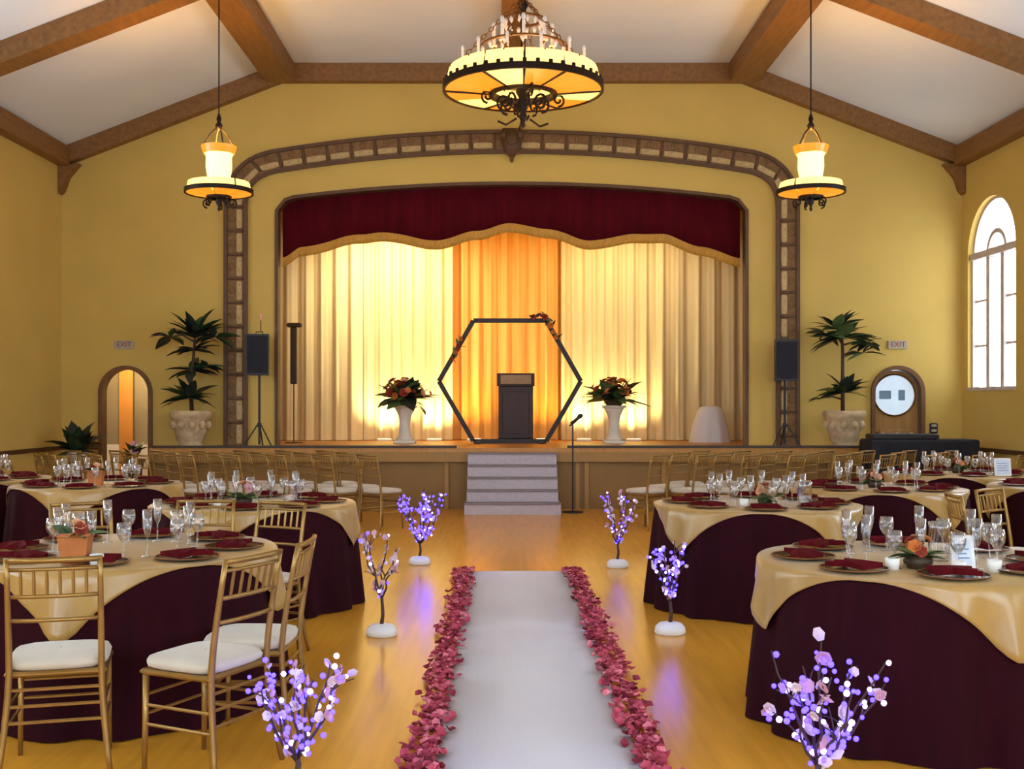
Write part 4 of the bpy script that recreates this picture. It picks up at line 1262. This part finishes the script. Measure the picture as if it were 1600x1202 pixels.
# ================================================================== round tables
def fold(a, k, ph): return math.sin(k * a + ph) + .4 * math.sin((k * 1.7 // 1) * a + 2 * ph)
TR_ = .76
def skirt_r(a, z, ph):
    t = max(0, min(1, (.765 - z) / .765))
    return TR_ + .012 + .055 * t + .030 * (t ** .8) * fold(a, 14, ph)
def make_table(x, y, ang, where, ph, settings=True, centre=True):
    tb = empty('banquet_table', (x, y, 0), 0, 'round banquet table hidden under the cloths, ' + where, 'table', 'round banquet tables')
    MB().lathe([(.001, .735), (.755, .735), (.757, .745), (.755, .760), (.001, .760)], 40).build('table_top', 'walnut', tb)
    MB().lathe([(.001, .0), (.32, .0), (.30, .03), (.06, .06), (.045, .1), (.045, .68), (.16, .734), (.001, .734)], 20).build('pedestal', 'iron', tb)
    n = 160
    zs = [.006, .15, .3, .45, .6, .7, .752]
    vs = []; fs = []
    for z in zs:
        for k in range(n):
            a = 2 * PI * k / n; r_ = skirt_r(a, z, ph)
            vs.append((r_ * math.cos(a), r_ * math.sin(a), z))
    for k in range(n):
        a = 2 * PI * k / n
        vs.append(((TR_ + .002) * math.cos(a), (TR_ + .002) * math.sin(a), .7645))
    L = len(zs)
    for j in range(L):
        for k in range(n):
            fs.append((j * n + k, j * n + (k + 1) % n, (j + 1) * n + (k + 1) % n, (j + 1) * n + k))
    fs.append(tuple(L * n + k for k in range(n)))
    c_ = MB().add(vs, fs).build('tablecloth', 'burg', None, True, (x, y, 0))
    tag(c_, 'burgundy floor-length round tablecloth on the ' + where, 'tablecloth', 'burgundy tablecloths')
    # square satin overlay: corners hang at ang + 90 k
    vs = []; fs = []
    rows = [0, .12, .3, .5, .7, .88, 1.0]
    s_ = .763
    for side in (0, 1):
        for j, t in enumerate(rows):
            for k in range(n):
                a = 2 * PI * k / n
                f = (a - R(ang + 45)) % (PI / 2)
                f = min(f, PI / 2 - f) if False else f
                phi = abs(((a - R(ang + 45) + PI / 4) % (PI / 2)) - PI / 4)
                reach = s_ / math.cos(phi)
                hang = max(.006, (reach - TR_) * 1.16)
                # round the corner tip
                if phi > PI / 4 - .10: hang -= .05 * ((phi - PI / 4 + .10) / .10) ** 2
                z = .7695 - hang * t
                r_ = (skirt_r(a, z, ph) + .010) if t > 0 else TR_ + .006
                if t > 0:
                    cf = max(0, (phi - .35) / (PI / 4 - .35))
                    r_ += .016 * t * cf * (1 + math.sin(26 * a + ph))
                r_ -= side * .003
                vs.append((r_ * math.cos(a), r_ * math.sin(a), z - side * .0012))
    m = len(rows) * n
    for j in range(len(rows) - 1):
        for k in range(n):
            k2 = (k + 1) % n
            fs.append((j * n + k, (j + 1) * n + k, (j + 1) * n + k2, j * n + k2))
            fs.append((m + j * n + k2, m + (j + 1) * n + k2, m + (j + 1) * n + k, m + j * n + k))
    for k in range(n):
        k2 = (k + 1) % n
        b = (len(rows) - 1) * n
        fs.append((b + k, m + b + k, m + b + k2, b + k2))
    fs.append(tuple(k for k in range(n)))
    fs.append(tuple(m + k for k in range(n - 1, -1, -1)))
    o_ = MB().add(vs, fs).build('table_overlay', 'satin', None, True, (x, y, 0))
    tag(o_, 'champagne satin overlay with hanging corners on the ' + where, 'tablecloth', 'champagne satin overlays')
PLATE = None
def proto(fn):
    o = fn(); return o
def mk_plate():
    p = empty('charger_plate', (0, 0, -5), 0, 'x', 'plate')
    MB().lathe([(.001, 0), (.09, 0), (.155, .012), (.155, .015), (.10, .006), (.001, .005)], 26).build('dish', 'plate', p, True)
    MB().lathe([(.1505, .0155), (.158, .0155), (.158, .0185), (.1505, .0185)], 26, closed=True).build('rim', 'plate_rim', p)
    return p
def napkin_mesh():
    vs = []; fs = []; n = 9; m = 5
    for side in (0, 1):
        for i in range(n):
            u = -.10 + .20 * i / (n - 1)
            w = .035 + .045 * abs(u / .10) ** .8
            for j in range(m):
                v = -w + 2 * w * j / (m - 1)
                z = .030 + .010 * math.cos(j * PI) * abs(u / .1) + .018 * (1 - abs(u / .1)) if side == 0 else .0175
                vs.append((u, v, z))
    N = n * m
    for i in range(n - 1):
        for j in range(m - 1):
            a = i * m + j
            fs.append((a, a + m, a + m + 1, a + 1)); fs.append((N + a, N + a + 1, N + a + m + 1, N + a + m))
    def edge(a, b): fs.append((a, b, N + b, N + a))
    for i in range(n - 1):
        edge(i * m, (i + 1) * m); edge(i * m + m - 1, (i + 1) * m + m - 1)
    for j in range(m - 1):
        edge(j, j + 1); edge((n - 1) * m + j, (n - 1) * m + j + 1)
    return MB().add(vs, fs).mesh('napkin', MT['napkin'])
NAPK = napkin_mesh()
GOB = MB().lathe([(.001, 0), (.034, 0), (.032, .003), (.005, .008), (.004, .075), (.018, .088), (.034, .115), (.037, .14), (.031, .175), (.030, .175), (.0355, .14), (.032, .116), (.016, .091), (.001, .086)], 16).mesh('goblet', MT['glass'], True)
FLU = MB().lathe([(.001, 0), (.030, 0), (.028, .003), (.004, .008), (.0035, .10), (.014, .115), (.024, .16), (.023, .235), (.022, .235), (.0228, .16), (.013, .118), (.001, .112)], 16).mesh('flute', MT['glass'], True)
PL0 = mk_plate(); PLU = [False]
DIRS = ['right', 'far right', 'far', 'far left', 'left', 'near left', 'near', 'near right']
TZ = .7702
def lay(x, y, where, off=0.0, skip=()):
    for k in range(8):
        if k in skip: continue
        a = 2 * PI * k / 8 + off
        dn = DIRS[k]
        lp = 'dark charger plate at the %s edge of the %s' % (dn, where)
        px_, py_ = x + .56 * math.cos(a), y + .56 * math.sin(a)
        if not PLU[0]:
            PLU[0] = True; p = PL0; p.location = (px_, py_, TZ); p['label'] = lp; p['group'] = 'charger plates'
        else:
            p = copy_tree(PL0, (px_, py_, TZ), a, lp, 'charger plates')
        o = put('napkin', NAPK, None, (px_, py_, TZ + .001), (0, 0, a + PI / 2))
        tag(o, 'burgundy folded napkin on the %s plate of the %s' % (dn, where), 'napkin', 'burgundy napkins')
        for (mesh, nm, r_, da, tx) in ((GOB, 'wine_goblet', .36, .22, 'stemmed wine goblet by the %s plate of the %s'), (FLU, 'champagne_flute', .345, -.24, 'tall champagne flute by the %s plate of the %s')):
            o = put(nm, mesh, None, (x + r_ * math.cos(a + da), y + r_ * math.sin(a + da), TZ), None)
            tag(o, tx % (dn, where), 'glass', 'glasses on the banquet tables')
def centrepiece(x, y, where, seed, fl=('orangefl', 'redfl', 'peachfl'), box=False, sc=1.0):
    rn = random.Random(seed)
    if box:
        f = empty('flower_box', (x, y, TZ), .15, 'square orange terracotta box with flowers on the ' + where, 'flower box')
        MB().add([(-.055, -.055, 0), (.055, -.055, 0), (.055, .055, 0), (-.055, .055, 0), (-.07, -.07, .13), (.07, -.07, .13), (.07, .07, .13), (-.07, .07, .13)],
                 [(0, 3, 2, 1), (4, 5, 6, 7), (0, 1, 5, 4), (1, 2, 6, 5), (2, 3, 7, 6), (3, 0, 4, 7)]).build('box', 'terra', f)
        MB().bbox(-.074, .074, -.074, .074, .1305, .142, .004).build('box_rim', 'terra', f)
        h0 = .13; n1, n2, rr = 8, 5, .05
    else:
        f = empty('table_flowers', (x, y, TZ), 0, 'low autumn flower centrepiece on the ' + where, 'flowers', 'table centrepieces')
        MB().lathe([(.001, 0), (.05, 0), (.065, .03), (.06, .06), (.052, .06), (.055, .03), (.001, .02)], 14).build('bowl', 'dark', f, True)
        h0 = .05; n1, n2, rr = 14, 12, .075
    for i in range(n1):
        a = rn.uniform(0, 2 * PI); el = rn.uniform(-.1, .8)
        put('leaf', LEAF[rn.choice(['leaf', 'leaf2'])], f, (.02 * math.cos(a), .02 * math.sin(a), h0), aim((math.cos(a), math.sin(a), math.sin(el)), rn.uniform(-.5, .5)), .12 * sc * rn.uniform(.7, 1.2))
    for i in range(n2):
        a = rn.uniform(0, 2 * PI); el = rn.uniform(.2, 1.5)
        put('flower', FL[rn.choice(fl)], f, (rr * sc * math.cos(a) * math.cos(el), rr * sc * math.sin(a) * math.cos(el), h0 + .02 + rr * sc * math.sin(el)), (0, PI / 2 - el, a), .032 * sc * rn.uniform(.8, 1.2))
TABLES = [(-2.12, 5.90, -92, 'front left table', 0.3), (-2.06, 8.65, -100, 'middle left table', 1.3), (-3.99, 10.65, -88, 'far left table by the doorway', 2.2),
          (-5.59, 11.45, -100, 'table against the left wall', .9), (1.91, 5.50, -82, 'front right table', 1.7), (1.81, 8.60, -55, 'middle right table', 2.9),
          (3.27, 10.2, -60, 'table behind the middle right table', .6), (4.86, 12.3, -70, 'farthest right table', 2.0), (5.21, 10.4, -95, 'table against the right wall', 1.1)]
for (x, y, ang, where, ph) in TABLES:
    make_table(x, y, ang, where, ph)
    lay(x, y, where, R(4 if x < 0 else -6))
centrepiece(-2.19, 5.38, 'front left table', 1, box=True)
centrepiece(1.80, 5.22, 'front right table', 2)
centrepiece(-2.09, 8.45, 'middle left table', 3, ('peachfl', 'peachfl', 'bud'), sc=1.3)
centrepiece(1.86, 8.5, 'middle right table', 4, ('peachfl', 'redfl'), sc=1.1)
centrepiece(-3.95, 10.5, 'far left table by the doorway', 5, box=True)
centrepiece(3.25, 10.2, 'table behind the middle right table', 6)
centrepiece(-5.55, 11.4, 'table against the left wall', 7, sc=1.2)
centrepiece(4.86, 12.3, 'farthest right table', 8, sc=1.1)
centrepiece(5.21, 10.4, 'table against the right wall', 9, sc=1.1)

def photo_card(x, y, rz, w, h, where):
    f = empty('framed_card', (x, y, TZ + .004), rz, 'white framed card standing on the ' + where, 'framed card')
    t = R(-10)
    fr_ = MB().bbox(-w / 2, w / 2, -.006, .006, 0, h, .003).build('frame', 'white', f, False, None, (t, 0, 0))
    MB().bbox(-w / 2 + .018, w / 2 - .018, -.0085, -.0063, .02, h - .02, .0008).build('card', 'paper', fr_)
    for i in range(4):
        MB().box(-w / 2 + .03, w / 2 - .03 - .012 * (i % 2), -.0095, -.0086, h * (.30 + .13 * i), h * (.30 + .13 * i) + .006).build('print_line', 'ink', fr_)
    MB().add([(-.012, .008, h * .6), (.012, .008, h * .6), (.012, .06, .0), (-.012, .06, .0), (-.012, .012, h * .6), (.012, .012, h * .6), (.012, .065, 0), (-.012, .065, 0)],
             [(0, 1, 2, 3), (7, 6, 5, 4), (0, 4, 5, 1), (1, 5, 6, 2), (2, 6, 7, 3), (3, 7, 4, 0)]).build('easel_leg', 'white', f)
photo_card(1.99, 5.17, R(6), .115, .155, 'front right table')
photo_card(5.10, 11.72, R(-5), .17, .19, 'farthest right table')
HUR = MB().lathe([(.001, 0), (.04, 0), (.045, .01), (.05, .08), (.045, .14), (.05, .17), (.048, .17), (.043, .14), (.048, .08), (.04, .012), (.001, .01)], 18).mesh('hurricane_vase', MT['glass'], True)
for (x, y, where) in ((2.0, 5.48, 'front right table'), (-1.72, 8.35, 'middle left table'), (2.1, 8.3, 'middle right table')):
    tag(put('hurricane_vase', HUR, None, (x, y, TZ), None, 1.1), 'clear glass candle vase beside the flowers on the ' + where, 'vase', 'glass candle vases')
# small white votives scattered near the centrepieces
VOT = MB().lathe([(.001, 0), (.028, 0), (.032, .03), (.033, .055), (.028, .055), (.027, .02), (.001, .018)], 14).mesh('votive_cup', MT['candle'], True)
VP = [(1.66, 5.17, 'left of the flowers on the front right table'), (1.92, 5.06, 'before the framed card on the front right table'), (2.10, 5.10, 'right of the framed card on the front right table'),
      (-2.06, 5.30, 'right of the orange box on the front left table'), (-2.25, 8.3, 'left of the flowers on the middle left table'), (1.66, 8.35, 'left of the flowers on the middle right table')]
for x, y, w in VP:
    tag(put('votive_cup', VOT, None, (x, y, TZ)), 'small white votive cup ' + w, 'candle', 'white votive cups')
